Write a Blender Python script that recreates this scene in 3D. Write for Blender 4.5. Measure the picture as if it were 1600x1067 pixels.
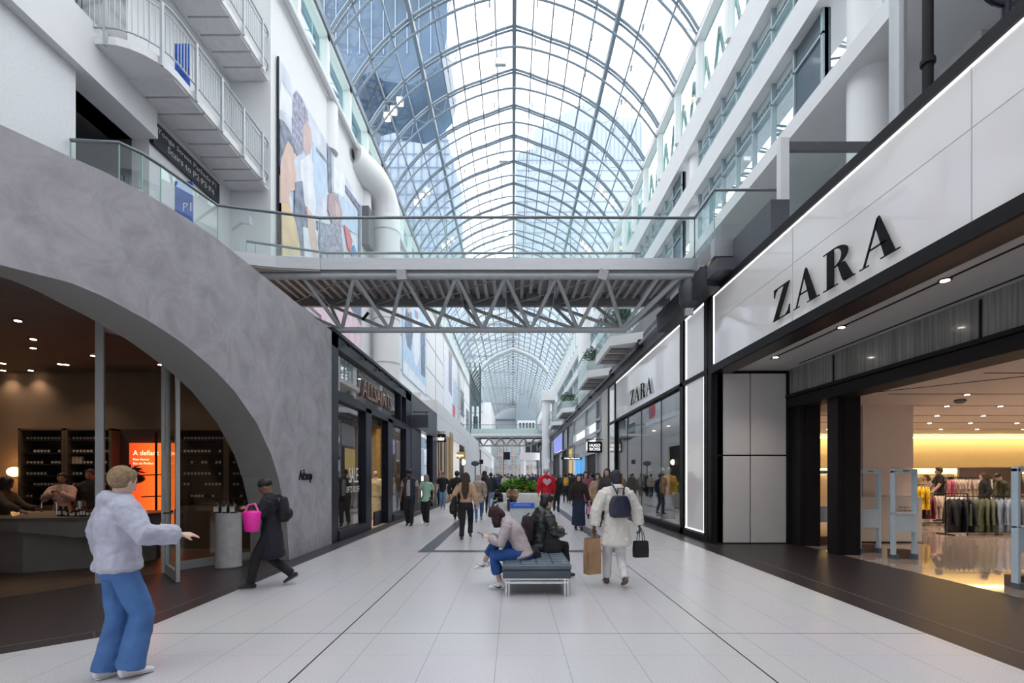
import bpy, math, random
from mathutils import Vector, Matrix, noise
for o in list(bpy.data.objects): bpy.data.objects.remove(o)
sc = bpy.context.scene
C = sc.collection
# ---------------- camera, world, exposure ----------------
cam = bpy.data.cameras.new('camera'); camo = bpy.data.objects.new('camera', cam); C.objects.link(camo)
camo.location = (0, 0, 1.6); camo.rotation_euler = (math.pi/2, 0, 0)
cam.sensor_width = 36; cam.lens = 17.01; cam.shift_x = -1/1600; cam.shift_y = 210.5/1600
cam.clip_start = 0.05; cam.clip_end = 2000
sc.camera = camo
sc.view_settings.view_transform = 'Standard'; sc.view_settings.look = 'None'
sc.view_settings.gamma = 1; sc.view_settings.use_curve_mapping = False
sc.view_settings.exposure = 0.68
sc.cycles.transparent_max_bounces = 32
sc.cycles.max_bounces = 8; sc.cycles.diffuse_bounces = 5; sc.cycles.glossy_bounces = 3
sc.cycles.sample_clamp_indirect = 6
sc.cycles.caustics_reflective = False; sc.cycles.caustics_refractive = False
w = bpy.data.worlds.new('overcast_sky'); sc.world = w; w.use_nodes = True
nt = w.node_tree; bg = nt.nodes['Background']
tc = nt.nodes.new('ShaderNodeTexCoord'); nz = nt.nodes.new('ShaderNodeTexNoise'); nz.inputs['Scale'].default_value = 1.6
cr = nt.nodes.new('ShaderNodeValToRGB'); cr.color_ramp.elements[0].color = (.95, .965, 1, 1); cr.color_ramp.elements[1].color = (1, 1, 1, 1)
cr.color_ramp.elements[0].position = .35; cr.color_ramp.elements[1].position = .6
nt.links.new(tc.outputs['Generated'], nz.inputs['Vector']); nt.links.new(nz.outputs['Fac'], cr.inputs['Fac'])
nt.links.new(cr.outputs['Color'], bg.inputs['Color']); bg.inputs['Strength'].default_value = 2.3

# ---------------- materials ----------------
MATS = {}
def M(name, col, rough=.6, metal=0, var=.06, scale=6, bump=0, emit=0, ecol=None, spec=.5, stretch=None, coat=0):
    if name in MATS: return MATS[name]
    m = bpy.data.materials.new(name); m.use_nodes = True; n = m.node_tree; L = n.links
    b = n.nodes['Principled BSDF']
    b.inputs['Roughness'].default_value = rough; b.inputs['Metallic'].default_value = metal
    b.inputs['Specular IOR Level'].default_value = spec; b.inputs['Coat Weight'].default_value = coat
    t = n.nodes.new('ShaderNodeTexCoord'); nz = n.nodes.new('ShaderNodeTexNoise'); nz.inputs['Scale'].default_value = scale
    nz.inputs['Detail'].default_value = 4
    if stretch:
        mp = n.nodes.new('ShaderNodeMapping'); mp.inputs['Scale'].default_value = stretch
        L.new(t.outputs['Object'], mp.inputs['Vector']); L.new(mp.outputs['Vector'], nz.inputs['Vector'])
    else: L.new(t.outputs['Object'], nz.inputs['Vector'])
    r = n.nodes.new('ShaderNodeValToRGB')
    r.color_ramp.elements[0].position = .3; r.color_ramp.elements[1].position = .7
    r.color_ramp.elements[0].color = tuple(max(0, c*(1-var)) for c in col[:3])+(1,)
    r.color_ramp.elements[1].color = tuple(min(1, c*(1+var)) for c in col[:3])+(1,)
    L.new(nz.outputs['Fac'], r.inputs['Fac']); L.new(r.outputs['Color'], b.inputs['Base Color'])
    if bump:
        bp = n.nodes.new('ShaderNodeBump'); bp.inputs['Strength'].default_value = bump; bp.inputs['Distance'].default_value = .02
        L.new(nz.outputs['Fac'], bp.inputs['Height']); L.new(bp.outputs['Normal'], b.inputs['Normal'])
    if emit:
        b.inputs['Emission Color'].default_value = tuple(ecol or col)[:3]+(1,); b.inputs['Emission Strength'].default_value = emit
    MATS[name] = m; return m
def glass(name, tint=(.9, .97, .96), refl=.08, rough=.0, fres=True):
    if name in MATS: return MATS[name]
    m = bpy.data.materials.new(name); m.use_nodes = True; n = m.node_tree; L = n.links
    n.nodes.remove(n.nodes['Principled BSDF']); out = n.nodes['Material Output']
    a = n.nodes.new('ShaderNodeBsdfTransparent'); a.inputs['Color'].default_value = tint+(1,)
    g = n.nodes.new('ShaderNodeBsdfGlossy'); g.inputs['Roughness'].default_value = rough
    mx = n.nodes.new('ShaderNodeMixShader')
    lw = n.nodes.new('ShaderNodeLayerWeight'); lw.inputs['Blend'].default_value = .15
    ml = n.nodes.new('ShaderNodeMath'); ml.operation = 'MULTIPLY_ADD'; ml.inputs[1].default_value = .35 if fres else 0; ml.inputs[2].default_value = refl
    L.new(lw.outputs['Facing'], ml.inputs[0]); L.new(ml.outputs[0], mx.inputs[0])
    L.new(a.outputs[0], mx.inputs[1]); L.new(g.outputs[0], mx.inputs[2]); L.new(mx.outputs[0], out.inputs[0])
    MATS[name] = m; return m
def lamp_mat(name, col, s): return M(name, col, .5, var=0, emit=s, ecol=col)

white = M('white_paint', (.70, .71, .725), .55, var=.02, scale=1.5)
white2 = M('white_stucco', (.74, .75, .78), .85, var=.05, scale=30, bump=.6)
grey = M('grey_plaster', (.37, .355, .385), .7, var=.24, scale=1.9, bump=.15)
for _n in grey.node_tree.nodes:
    if _n.type == 'TEX_NOISE': _n.inputs['Detail'].default_value = 12; _n.inputs['Roughness'].default_value = .68; _n.inputs['Distortion'].default_value = .9
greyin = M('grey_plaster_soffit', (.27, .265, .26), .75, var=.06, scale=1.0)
black = M('black_metal', (.010, .009, .011), .55, var=.1)
navy = M('navy_frame', (.013, .016, .028), .4, var=.1, metal=.2)
black.node_tree.nodes['Principled BSDF'].inputs['Specular IOR Level'].default_value = .2; navy.node_tree.nodes['Principled BSDF'].inputs['Specular IOR Level'].default_value = .3
steel = M('brushed_steel', (.50, .50, .52), .28, metal=.9, var=.08, scale=3, stretch=(.3, .3, 20))
paint_steel = M('grey_painted_steel', (.40, .43, .45), .45, var=.05)
roof_steel = M('roof_steel', (.17, .22, .27), .45, var=.05, metal=.2)
pale_steel = M('pale_steel', (.42, .44, .47), .4, metal=.3, var=.05)
chrome = M('chrome', (.75, .76, .78), .12, metal=1, var=.03)
lightbox = M('frosted_white_panel', (.58, .565, .57), .12, var=.02, scale=1, emit=.08, ecol=(1, .99, .98), coat=1)
led = lamp_mat('led_strip', (1, .98, .97), 1.6)
warm = lamp_mat('warm_lamp', (1, .72, .45), 14)
warmw = lamp_mat('shop_lamp', (1, .86, .72), 20)
g_roof = glass('roof_glass', (.93, .945, .95), .03, fres=False)
g_rail = glass('rail_glass', (.935, .975, .97), .06)
g_shop = glass('shop_glass', (.86, .88, .90), .20)
g_side = glass('curtain_glass', (.90, .96, .96), .08)
g_clear = glass('clear_glass', (.93, .96, .95), .05)

# ---------------- mesh builder ----------------
def tag(o, label=None, cat=None, group=None, kind=None):
    if label: o['label'] = label
    if cat: o['category'] = cat
    if group: o['group'] = group
    if kind: o['kind'] = kind
    return o
def worg(o):
    v = Vector((0, 0, 0))
    while o: v += o.location; o = o.parent
    return v
def empty(name, loc, label=None, cat=None, group=None):
    o = bpy.data.objects.new(name, None); C.objects.link(o); o.location = loc; o.empty_display_size = .1
    return tag(o, label, cat, group)
class MB:
    def __init__(s): s.v = []; s.f = []; s.mi = []; s.cur = 0
    def add(s, vs, fs):
        b = len(s.v); s.v += [tuple(p) for p in vs]
        for f in fs: s.f.append(tuple(i+b for i in f)); s.mi.append(s.cur)
        return s
    def box(s, x0, x1, y0, y1, z0, z1):
        return s.add([(x, y, z) for z in (z0, z1) for y in (y0, y1) for x in (x0, x1)],
                     [(0, 2, 3, 1), (4, 5, 7, 6), (0, 1, 5, 4), (2, 6, 7, 3), (0, 4, 6, 2), (1, 3, 7, 5)])
    def obox(s, c, size, rz=0, rx=0, ry=0):
        R = Matrix.Rotation(rz, 3, 'Z') @ Matrix.Rotation(ry, 3, 'Y') @ Matrix.Rotation(rx, 3, 'X'); c = Vector(c)
        vs = [c + R @ Vector((x*size[0]/2, y*size[1]/2, z*size[2]/2)) for z in (-1, 1) for y in (-1, 1) for x in (-1, 1)]
        return s.add(vs, [(0, 2, 3, 1), (4, 5, 7, 6), (0, 1, 5, 4), (2, 6, 7, 3), (0, 4, 6, 2), (1, 3, 7, 5)])
    def rbox(s, x0, x1, y0, y1, z0, z1, r=.02):
        n = 3; prof = []
        for cx, cy, a0 in ((x1-r, y1-r, 0), (x0+r, y1-r, 90), (x0+r, y0+r, 180), (x1-r, y0+r, 270)):
            for k in range(n+1):
                a = math.radians(a0+90*k/n); prof.append((cx, cy, math.cos(a), math.sin(a)))
        rings = [(z0, -r), (z0+r*.3, -r*.3), (z0+r, 0), (z1-r, 0), (z1-r*.3, -r*.3), (z1, -r)]
        vs = [(cx+(r+d)*ca, cy+(r+d)*sa, z) for z, d in rings for cx, cy, ca, sa in prof]
        m = len(prof); fs = []
        for i in range(len(rings)-1):
            for j in range(m): fs.append((i*m+j, i*m+(j+1) % m, (i+1)*m+(j+1) % m, (i+1)*m+j))
        fs.append(tuple(range(m-1, -1, -1))); fs.append(tuple((len(rings)-1)*m+j for j in range(m)))
        return s.add(vs, fs)
    def quad(s, a, b, c, d): return s.add([a, b, c, d], [(0, 1, 2, 3)])
    def loft(s, pts, rad, side=(1, 0, 0), n=10, cap=1.0, rnd=True):
        P = [Vector(p) for p in pts]; rad = [(r, r) if not isinstance(r, tuple) else r for r in rad]
        rings = []
        def frame(t):
            sd = Vector(side); u = sd-sd.dot(t)*t
            if u.length < 1e-3: sd = Vector((0, 1, 0)) if abs(t.y) < .9 else Vector((0, 0, 1)); u = sd-sd.dot(t)*t
            u.normalize(); return u, t.cross(u)
        T = []
        for i in range(len(P)):
            a = P[max(0, i-1)]; b = P[min(len(P)-1, i+1)]; t = (b-a); T.append(t.normalized() if t.length > 1e-9 else Vector((0, 0, 1)))
        def ring(c, t, a, b):
            u, v = frame(t); rings.append([c+u*math.cos(2*math.pi*k/n)*a+v*math.sin(2*math.pi*k/n)*b for k in range(n)])
        if rnd:
            for q in (75, 50, 25):
                a, b = rad[0]; k = math.radians(q); ring(P[0]-T[0]*min(a, b)*math.sin(k)*cap, T[0], a*math.cos(k), b*math.cos(k))
        for p, t, (a, b) in zip(P, T, rad): ring(p, t, a, b)
        if rnd:
            for q in (25, 50, 75):
                a, b = rad[-1]; k = math.radians(q); ring(P[-1]+T[-1]*min(a, b)*math.sin(k)*cap, T[-1], a*math.cos(k), b*math.cos(k))
        vs = [v for r in rings for v in r]; fs = []
        for i in range(len(rings)-1):
            for j in range(n): fs.append((i*n+j, i*n+(j+1) % n, (i+1)*n+(j+1) % n, (i+1)*n+j))
        fs.append(tuple(range(n-1, -1, -1))); fs.append(tuple((len(rings)-1)*n+j for j in range(n)))
        return s.add(vs, fs)
    def tube(s, p0, p1, r, n=8): return s.loft([p0, p1], [r, r], n=n, rnd=False)
    def path(s, pts, r, n=8, side=(0, 0, 1)): return s.loft(pts, [r]*len(pts), side=side, n=n, rnd=False)
    def bar(s, p0, p1, w, h, side=(0, 0, 1)):
        p0, p1 = Vector(p0), Vector(p1); t = (p1-p0).normalized(); u = Vector(side); u = u-u.dot(t)*t
        if u.length < 1e-3: u = Vector((1, 0, 0))-t.x*t
        u.normalize(); v = t.cross(u); vs = []
        for p in (p0, p1):
            for a, b in ((-1, -1), (1, -1), (1, 1), (-1, 1)): vs.append(p+v*a*w/2+u*b*h/2)
        return s.add(vs, [(3, 2, 1, 0), (4, 5, 6, 7), (0, 1, 5, 4), (1, 2, 6, 5), (2, 3, 7, 6), (3, 0, 4, 7)])
    def lathe(s, c, prof, n=24):
        vs = [(c[0]+r*math.cos(2*math.pi*k/n), c[1]+r*math.sin(2*math.pi*k/n), c[2]+z) for r, z in prof for k in range(n)]
        fs = [(i*n+j, i*n+(j+1) % n, (i+1)*n+(j+1) % n, (i+1)*n+j) for i in range(len(prof)-1) for j in range(n)]
        fs.append(tuple(range(n-1, -1, -1))); fs.append(tuple((len(prof)-1)*n+j for j in range(n)))
        return s.add(vs, fs)
    def ell(s, c, r, R=None, n=12, m=8):
        R = R or Matrix.Identity(3); c = Vector(c); vs = []
        for i in range(m+1):
            a = math.pi*i/m
            for j in range(n):
                b = 2*math.pi*j/n; vs.append(c+R @ Vector((r[0]*max(.02, math.sin(a))*math.cos(b), r[1]*max(.02, math.sin(a))*math.sin(b), -r[2]*math.cos(a))))
        fs = [(i*n+j, i*n+(j+1) % n, (i+1)*n+(j+1) % n, (i+1)*n+j) for i in range(m) for j in range(n)]
        fs.append(tuple(range(n-1, -1, -1))); fs.append(tuple(m*n+j for j in range(n)))
        return s.add(vs, fs)
    def prism(s, pts, a, b, axis=2, f=None):
        """polygon pts (2D) extruded a..b; f maps (u,v,w)->xyz"""
        n = len(pts)
        if f is None: f = lambda u, v, q: (u, v, q)
        vs = [f(u, v, a) for u, v in pts]+[f(u, v, b) for u, v in pts]
        fs = [tuple(range(n-1, -1, -1)), tuple(range(n, 2*n))]+[(i, (i+1) % n, n+(i+1) % n, n+i) for i in range(n)]
        return s.add(vs, fs)
    def mesh(s, name, mats, off=(0, 0, 0), smooth=False):
        me = bpy.data.meshes.new(name); ox, oy, oz = off
        me.from_pydata([(x-ox, y-oy, z-oz) for x, y, z in s.v], [], s.f); 
        for m in (mats if isinstance(mats, (list, tuple)) else [mats]): me.materials.append(m)
        if len(me.materials) > 1: me.polygons.foreach_set('material_index', s.mi)
        if smooth: me.polygons.foreach_set('use_smooth', [True]*len(me.polygons))
        me.validate(); me.update(); return me
    def build(s, name, mats, parent=None, smooth=False, label=None, cat=None, group=None, kind=None, fix=True, keep=False):
        if parent: off = worg(parent)
        elif keep: off = Vector((0, 0, 0))
        else:
            xs, ys, zs = zip(*s.v); off = Vector(((min(xs)+max(xs))/2, (min(ys)+max(ys))/2, min(zs)))
        me = s.mesh(name, mats, off, smooth)
        if fix:
            import bmesh
            bm = bmesh.new(); bm.from_mesh(me); bmesh.ops.recalc_face_normals(bm, faces=bm.faces); bm.to_mesh(me); bm.free()
        if smooth:
            try: me.set_sharp_from_angle(angle=math.radians(50))
            except Exception: pass
        o = bpy.data.objects.new(name, me); C.objects.link(o)
        if parent: o.parent = parent
        else: o.location = off
        return tag(o, label, cat, group, kind)
def S(mb, name, mat, parent=None, **k): return mb.build(name, mat, parent, kind=None if parent else 'structure', **k)
def PXX(x, y, X):
    Y = X*756/(x-801); return Vector((X, Y, 1.6+(744-y)*Y/756))
def PY(x, y, Y): return Vector(((x-801)*Y/756, Y, 1.6+(744-y)*Y/756))
def G(x, y):
    Y = 1209.6/(y-744); return Vector(((x-801)*Y/756, Y, 0))
def children(o): return [c for c in bpy.data.objects if c.parent == o]
def copy_tree(o, loc=None, parent=None, rz=None, label=None, group=None, kids=None):
    c = o.copy(); C.objects.link(c)
    if parent: c.parent = parent
    for ch in (o.children if kids is None else kids): copy_tree(ch, parent=c)
    if loc is not None: c.location = loc
    if rz is not None: c.rotation_euler.z = rz
    return tag(c, label, None, group)
TMP = bpy.data.scenes.new('tmp')
def bake(me_or_curve, mods):
    o = bpy.data.objects.new('tmp', me_or_curve); TMP.collection.objects.link(o)
    for m in mods: m(o)
    vl = TMP.view_layers[0]; vl.update(); dg = vl.depsgraph
    me = bpy.data.meshes.new_from_object(o.evaluated_get(dg), depsgraph=dg)
    bpy.data.objects.remove(o); return me
def remesh(mb, name, mat, voxel, smooth=4, disp=0, off=(0, 0, 0), dscale=.12):
    me = mb.mesh(name, mat, off)
    def f(o):
        r = o.modifiers.new('r', 'REMESH'); r.mode = 'VOXEL'; r.voxel_size = voxel
        s = o.modifiers.new('s', 'SMOOTH'); s.iterations = smooth; s.factor = .6
        if disp:
            t = bpy.data.textures.get('folds%g' % dscale) or bpy.data.textures.new('folds%g' % dscale, 'CLOUDS'); t.noise_scale = dscale
            d = o.modifiers.new('d', 'DISPLACE'); d.texture = t; d.strength = disp; d.mid_level = .5
            s2 = o.modifiers.new('s2', 'SMOOTH'); s2.iterations = 2
    m2 = bake(me, [f]); m2.name = name
    if not m2.materials: m2.materials.append(mat)
    m2.polygons.foreach_set('use_smooth', [True]*len(m2.polygons)); return m2
def link(name, me, parent=None, loc=None, **k):
    o = bpy.data.objects.new(name, me); C.objects.link(o)
    if parent: o.parent = parent
    if loc is not None: o.location = loc
    return tag(o, **k)
AX = {'L': ((0, 1, 0), (0, 0, 1), (1, 0, 0)), 'R': ((0, -1, 0), (0, 0, 1), (-1, 0, 0)), 'F': ((1, 0, 0), (0, 0, 1), (0, -1, 0))}
def text(body, org, wdt, hgt, face, mat, name='lettering', parent=None, depth=.02, spacing=1.0, **k):
    """lettering whose lower-left corner is org, fitted to wdt x hgt, on a wall facing L(+X) R(-X) F(-Y)"""
    cu = bpy.data.curves.new('t', 'FONT'); cu.body = body; cu.extrude = .01; cu.space_character = spacing; cu.resolution_u = 3
    me = bake(cu, []); xs = [v.co.x for v in me.vertices]; ys = [v.co.y for v in me.vertices]
    x0, x1, y0, y1 = min(xs), max(xs), min(ys), max(ys); U, V, N = (Vector(a) for a in AX[face]); off = worg(parent) if parent else Vector(org)
    for v in me.vertices:
        v.co = Vector(org)-off+U*(v.co.x-x0)/(x1-x0)*wdt+V*(v.co.y-y0)/(y1-y0)*hgt+N*(v.co.z+.01)/.02*depth
    me.materials.clear(); me.materials.append(mat)
    return link(name, me, parent, None if parent else org, **k)
def didone(word, org, wdt, hgt, face, mat, parent, name='letter', depth=.012):
    def arc(cx, cy, rx, ry, a0, a1, n=12): return [(cx+rx*math.cos(math.radians(a0+(a1-a0)*i/n)), cy+ry*math.sin(math.radians(a0+(a1-a0)*i/n))) for i in range(n+1)]
    o = arc(.34, .74, .42, .26, 90, -90); i = arc(.34, .74, .23, .225, 90, -90)
    GL = {'Z': (.78, [[(.06, .96), (.74, .96), (.74, 1), (.06, 1)], [(.06, .97), (.06, .74), (.09, .74), (.13, .88), (.24, .97)], [(.50, .97), (.74, .97), (.27, .03), (.03, .03)], [(.03, 0), (.75, 0), (.75, .04), (.03, .04)], [(.75, .03), (.75, .28), (.72, .28), (.67, .13), (.55, .03)]]),
          'A': (.96, [[(.09, .02), (.14, .02), (.47, .94), (.44, 1)], [(.39, .86), (.46, 1.02), (.5, 1.02), (.86, .02), (.62, .02)], [(.2, .33), (.66, .33), (.65, .37), (.22, .37)], [(0, 0), (.24, 0), (.24, .028), (0, .028)], [(.52, 0), (.96, 0), (.96, .028), (.52, .028)]]),
          'R': (.95, [[(.12, 0), (.34, 0), (.34, 1), (.12, 1)], [(0, 0), (.46, 0), (.46, .028), (0, .028)], [(0, .972), (.34, .972), (.34, 1), (0, 1)], [(.34, .49), (.48, .53), (.66, .5), (.9, .03), (.66, 0), (.6, .05), (.46, .49)], [(.64, 0), (.95, 0), (.95, .03), (.66, .04)]]+[[o[j], o[j+1], i[j+1], i[j]] for j in range(12)])}
    tot = sum(GL[c][0] for c in word)+.12*(len(word)-1); x = 0; U, V, N = (Vector(a) for a in AX[face]); O = Vector(org)
    for c in word:
        wd, polys = GL[c]; mb = MB()
        for p in polys:
            mb.prism([((q[0]+x)/tot*wdt, q[1]*hgt) for q in p], 0, depth, f=lambda u, v, q: O+U*u+V*v+N*q)
        mb.build(name, mat, parent); x += wd+.12
# ================= FLOOR =================
def floor_mat():
    m = bpy.data.materials.new('terrazzo_tiles'); m.use_nodes = True; n = m.node_tree; L = n.links; b = n.nodes['Principled BSDF']
    g = n.nodes.new('ShaderNodeNewGeometry'); sx = n.nodes.new('ShaderNodeSeparateXYZ'); L.new(g.outputs['Position'], sx.inputs[0])
    def mth(op, a, b2=None):
        k = n.nodes.new('ShaderNodeMath'); k.operation = op
        for i, v in enumerate((a, b2)):
            if v is None: continue
            if isinstance(v, (int, float)): k.inputs[i].default_value = v
            else: L.new(v, k.inputs[i])
        return k.outputs[0]
    def grid(c, off, sp, wd):
        f = mth('FRACT', mth('DIVIDE', mth('SUBTRACT', c, off-sp*100), sp)); d = mth('ABSOLUTE', mth('SUBTRACT', f, .5))
        return mth('GREATER_THAN', d, .5-wd/sp/2)
    def one(c, x0, wd): return mth('LESS_THAN', mth('ABSOLUTE', mth('SUBTRACT', c, x0)), wd/2)
    X, Y = sx.outputs[0], sx.outputs[1]
    fine = mth('MAXIMUM', mth('MULTIPLY', grid(X, .163+.306, .612, .005), 1), mth('MULTIPLY', grid(Y, 4.315, .612, .005), .55))
    dark = mth('MAXIMUM', one(X, -1.735, .016), mth('MAXIMUM', one(X, 2.055, .016), one(Y, 4.927, .010)))
    dark = mth('MAXIMUM', dark, mth('MULTIPLY', grid(Y, 4.927, 5.508, .010), 1))
    nz = n.nodes.new('ShaderNodeTexNoise'); nz.inputs['Scale'].default_value = 140; nz.inputs['Detail'].default_value = 3; L.new(g.outputs['Position'], nz.inputs['Vector'])
    r = n.nodes.new('ShaderNodeValToRGB'); e = r.color_ramp.elements; e[0].position = .35; e[0].color = (.44, .425, .44, 1); e[1].position = .62; e[1].color = (.67, .65, .67, 1)
    L.new(nz.outputs['Fac'], r.inputs['Fac'])
    n2 = n.nodes.new('ShaderNodeTexNoise'); n2.inputs['Scale'].default_value = .6; L.new(g.outputs['Position'], n2.inputs['Vector'])
    br = n.nodes.new('ShaderNodeMix'); br.data_type = 'RGBA'; br.blend_type = 'MULTIPLY'; br.inputs[0].default_value = .12
    L.new(r.outputs['Color'], br.inputs[6]); L.new(n2.outputs['Color'], br.inputs[7])
    m1 = n.nodes.new('ShaderNodeMix'); m1.data_type = 'RGBA'; L.new(mth('MULTIPLY', fine, .6), m1.inputs[0]); L.new(br.outputs[2], m1.inputs[6]); m1.inputs[7].default_value = (.10, .10, .11, 1)
    m2 = n.nodes.new('ShaderNodeMix'); m2.data_type = 'RGBA'; L.new(dark, m2.inputs[0]); L.new(m1.outputs[2], m2.inputs[6]); m2.inputs[7].default_value = (.02, .02, .025, 1)
    L.new(m2.outputs[2], b.inputs['Base Color'])
    L.new(mth('MULTIPLY_ADD', nz.outputs['Fac'], .1), b.inputs['Roughness']); b.inputs['Roughness'].default_value = .3
    n.nodes.remove(n.nodes[-1]) if False else None
    for l in list(b.inputs['Roughness'].links): L.remove(l)
    b.inputs['Roughness'].default_value = .27; b.inputs['Specular IOR Level'].default_value = .5
    return m
def wood_tile_mat(name, col, line, ang, sp):
    m = bpy.data.materials.new(name); m.use_nodes = True; n = m.node_tree; L = n.links; b = n.nodes['Principled BSDF']
    g = n.nodes.new('ShaderNodeNewGeometry'); mp = n.nodes.new('ShaderNodeMapping'); mp.inputs['Rotation'].default_value[2] = ang; L.new(g.outputs['Position'], mp.inputs['Vector'])
    s = n.nodes.new('ShaderNodeSeparateXYZ'); L.new(mp.outputs[0], s.inputs[0])
    a = n.nodes.new('ShaderNodeMath'); a.operation = 'DIVIDE'; a.inputs[1].default_value = sp; L.new(s.outputs[0], a.inputs[0])
    f = n.nodes.new('ShaderNodeMath'); f.operation = 'FRACT'; L.new(a.outputs[0], f.inputs[0])
    c = n.nodes.new('ShaderNodeMath'); c.operation = 'LESS_THAN'; c.inputs[1].default_value = .04; L.new(f.outputs[0], c.inputs[0])
    nz = n.nodes.new('ShaderNodeTexNoise'); nz.inputs['Scale'].default_value = 3
    mp2 = n.nodes.new('ShaderNodeMapping'); mp2.inputs['Scale'].default_value = (14, 1, 1); L.new(mp.outputs[0], mp2.inputs[0]); L.new(mp2.outputs[0], nz.inputs['Vector'])
    r = n.nodes.new('ShaderNodeValToRGB'); r.color_ramp.elements[0].color = tuple(x*.7 for x in col)+(1,); r.color_ramp.elements[1].color = tuple(x*1.3 for x in col)+(1,)
    L.new(nz.outputs['Fac'], r.inputs['Fac'])
    mx = n.nodes.new('ShaderNodeMix'); mx.data_type = 'RGBA'; L.new(c.outputs[0], mx.inputs[0]); L.new(r.outputs[0], mx.inputs[6]); mx.inputs[7].default_value = line+(1,)
    L.new(mx.outputs[2], b.inputs['Base Color']); b.inputs['Roughness'].default_value = .38; return m
terr = floor_mat()
dk_tile = wood_tile_mat('dark_plank_tile', (.022, .016, .017), (.06, .052, .055), 0, .15)
dk_tile_l = wood_tile_mat('dark_plank_tile_angled', (.042, .033, .036), (.06, .052, .056), math.radians(-32), .3)
band_m = M('bluegrey_stone', (.075, .088, .115), .3, var=.1, scale=40)
edge_pts = [(-3.87, 150), (-3.87, 5.25), (-4.04, 4.86), (-4.61, 4.35), (-5.9, 3.4), (-8, 2.2), (-8, -10)]
f = MB(); f.prism([(4.21, -10), (4.21, 150)]+edge_pts, -.3, 0); S(f, 'floor', terr)
f = MB(); f.prism([(4.21, -10), (6.7, -10), (6.7, 11.62), (4.9, 11.62), (4.9, 150), (4.21, 150)], -.3, -.001); S(f, 'floor_entrance_right', dk_tile)
f = MB(); f.prism([(-3.871, 150), (-4.9, 150), (-4.9, 9.7), (-5.05, 9.45), (-5.74, 8.28), (-6.19, 7.24), (-6.75, 6.37), (-8.5, 4.2), (-12, 2), (-12, -10), (-8.001, -10)]+[(x-.001, y) for x, y in edge_pts[::-1][1:]], -.3, -.001); S(f, 'floor_entrance_left', dk_tile_l)
inl = M('metal_inlay', (.22, .21, .22), .35, metal=.5)
f = MB(); f.box(4.62, 4.632, -2, 11.5, -.01, .0015); S(f, 'trim_1', inl)
f = MB()
ip = [(-4.13, 9), (-4.13, 5.35), (-4.3, 4.97), (-4.85, 4.5), (-6.1, 3.6)]
for a, b in zip(ip, ip[1:]): f.bar((a[0], a[1], 0), (b[0], b[1], 0), .010, .003, (0, 0, 1))
f.bar((-4.3, 4.97, 0), (-4.12, 4.77, 0), .01, .003); S(f, 'trim_2', inl)
f = MB(); f.box(-2.0, -1.7, 10.17, 70, -.02, .002); f.box(2.05, 2.35, 10.17, 70, -.02, .002); f.box(-1.7, 2.05, 10.17, 10.47, -.02, .002); S(f, 'floor_band', band_m)
# ================= VAULT =================
GX0, GX1, GZ = -7.15, 7.3, 18.6; CX = .08
def vault(t, drop=0):
    """t -1..1 across; returns x,z of the roof curve"""
    x = CX+7.22*t; d = abs(x-CX); R = 8.55
    z = GZ+4.75-(R-math.sqrt(R*R-d*d))*((4.75)/(R-math.sqrt(R*R-7.22**2)))
    z += .32*max(0, 1-d/1.6)-.12*math.sin(min(1, d/7.22)*math.pi)
    return x, z-drop
NS = 16
ts = [-1+2*i/NS for i in range(NS+1)]
g = MB()
for i in range(NS):
    (xa, za), (xb, zb) = vault(ts[i]), vault(ts[i+1]); g.quad((xa, -10, za+.12), (xb, -10, zb+.12), (xb, 150, zb+.12), (xa, 150, za+.12))
S(g, 'ceiling', g_roof, fix=False)
ribs = [23.7+2.53*k for k in range(-12, 50)]
tt = [-1+2*i/32 for i in range(33)]
def rib(y, det):
    mb = MB(); n = 6 if det else 4; K = 1 if det else 1.7
    up = [(vault(t)[0], y, vault(t)[1]) for t in tt]
    lo = []
    for t in tt:
        x, z = vault(t); d = .78*(1-abs(t)**3*.45); k = (x-CX)/9
        lo.append((x-k*d*.75, y, z-d*.95 + (-.28*max(0, 1-abs(x-CX)/1.6))))
    mb.path(up, .062*K, n, side=(0, 1, 0)); mb.path([(x, y+.22, z+.02) for x, y, z in up], .05, n, side=(0, 1, 0)) if det else None
    mb.path(lo, .05*K, n, side=(0, 1, 0))
    for i in range(0, 32, 1 if det else 2):
        a, b = (up[i], lo[i+(1 if det else 2)]) if i % (2 if det else 4) == 0 else (lo[i], up[i+(1 if det else 2)])
        mb.bar(a, b, .018*K*K, .018*K*K)
    return mb
hazed_steel = M('far_roof_steel', (.30, .35, .38), .5, var=.05)  # distant arches get a paler steel, air haze put into the colour
for i, y in enumerate(ribs):
    S(rib(y, y < 60), 'ceiling_arch_truss', roof_steel if y < 52 else hazed_steel)
for i, t in enumerate(ts):
    x, z = vault(t); heavy = i in (3, NS-3)
    mb = MB()
    if heavy: mb.bar((x, -10, z-.12), (x, 150, z-.12), .16, .34)
    elif i == NS//2: mb.bar((x, -10, z-.05), (x, 150, z-.05), .2, .24)
    elif i in (0, NS): mb.bar((x, -10, z), (x, 150, z), .35, .3)
    else: mb.bar((x, -10, z+.04), (x, 60, z+.04), .06, .09); mb.bar((x, 60, z+.04), (x, 150, z+.04), .12, .12)
    S(mb, 'ceiling_purlin', roof_steel)
for i, (x, dz) in enumerate(((-1.05, .3), (1.12, .3), (-3.2, .75), (3.6, .85), (5.4, .95))):   # service cables hung below the trusses
    mb = MB(); z = vault((x-CX)/7.22)[1]-dz
    mb.tube((x, 0, z), (x, 100, z), .016, 5); [mb.box(x-.03, x+.03, y, y+.1, z, z+.22) for y in range(10, 60, 2)]
    S(mb, 'ceiling_cable', roof_steel)
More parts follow.
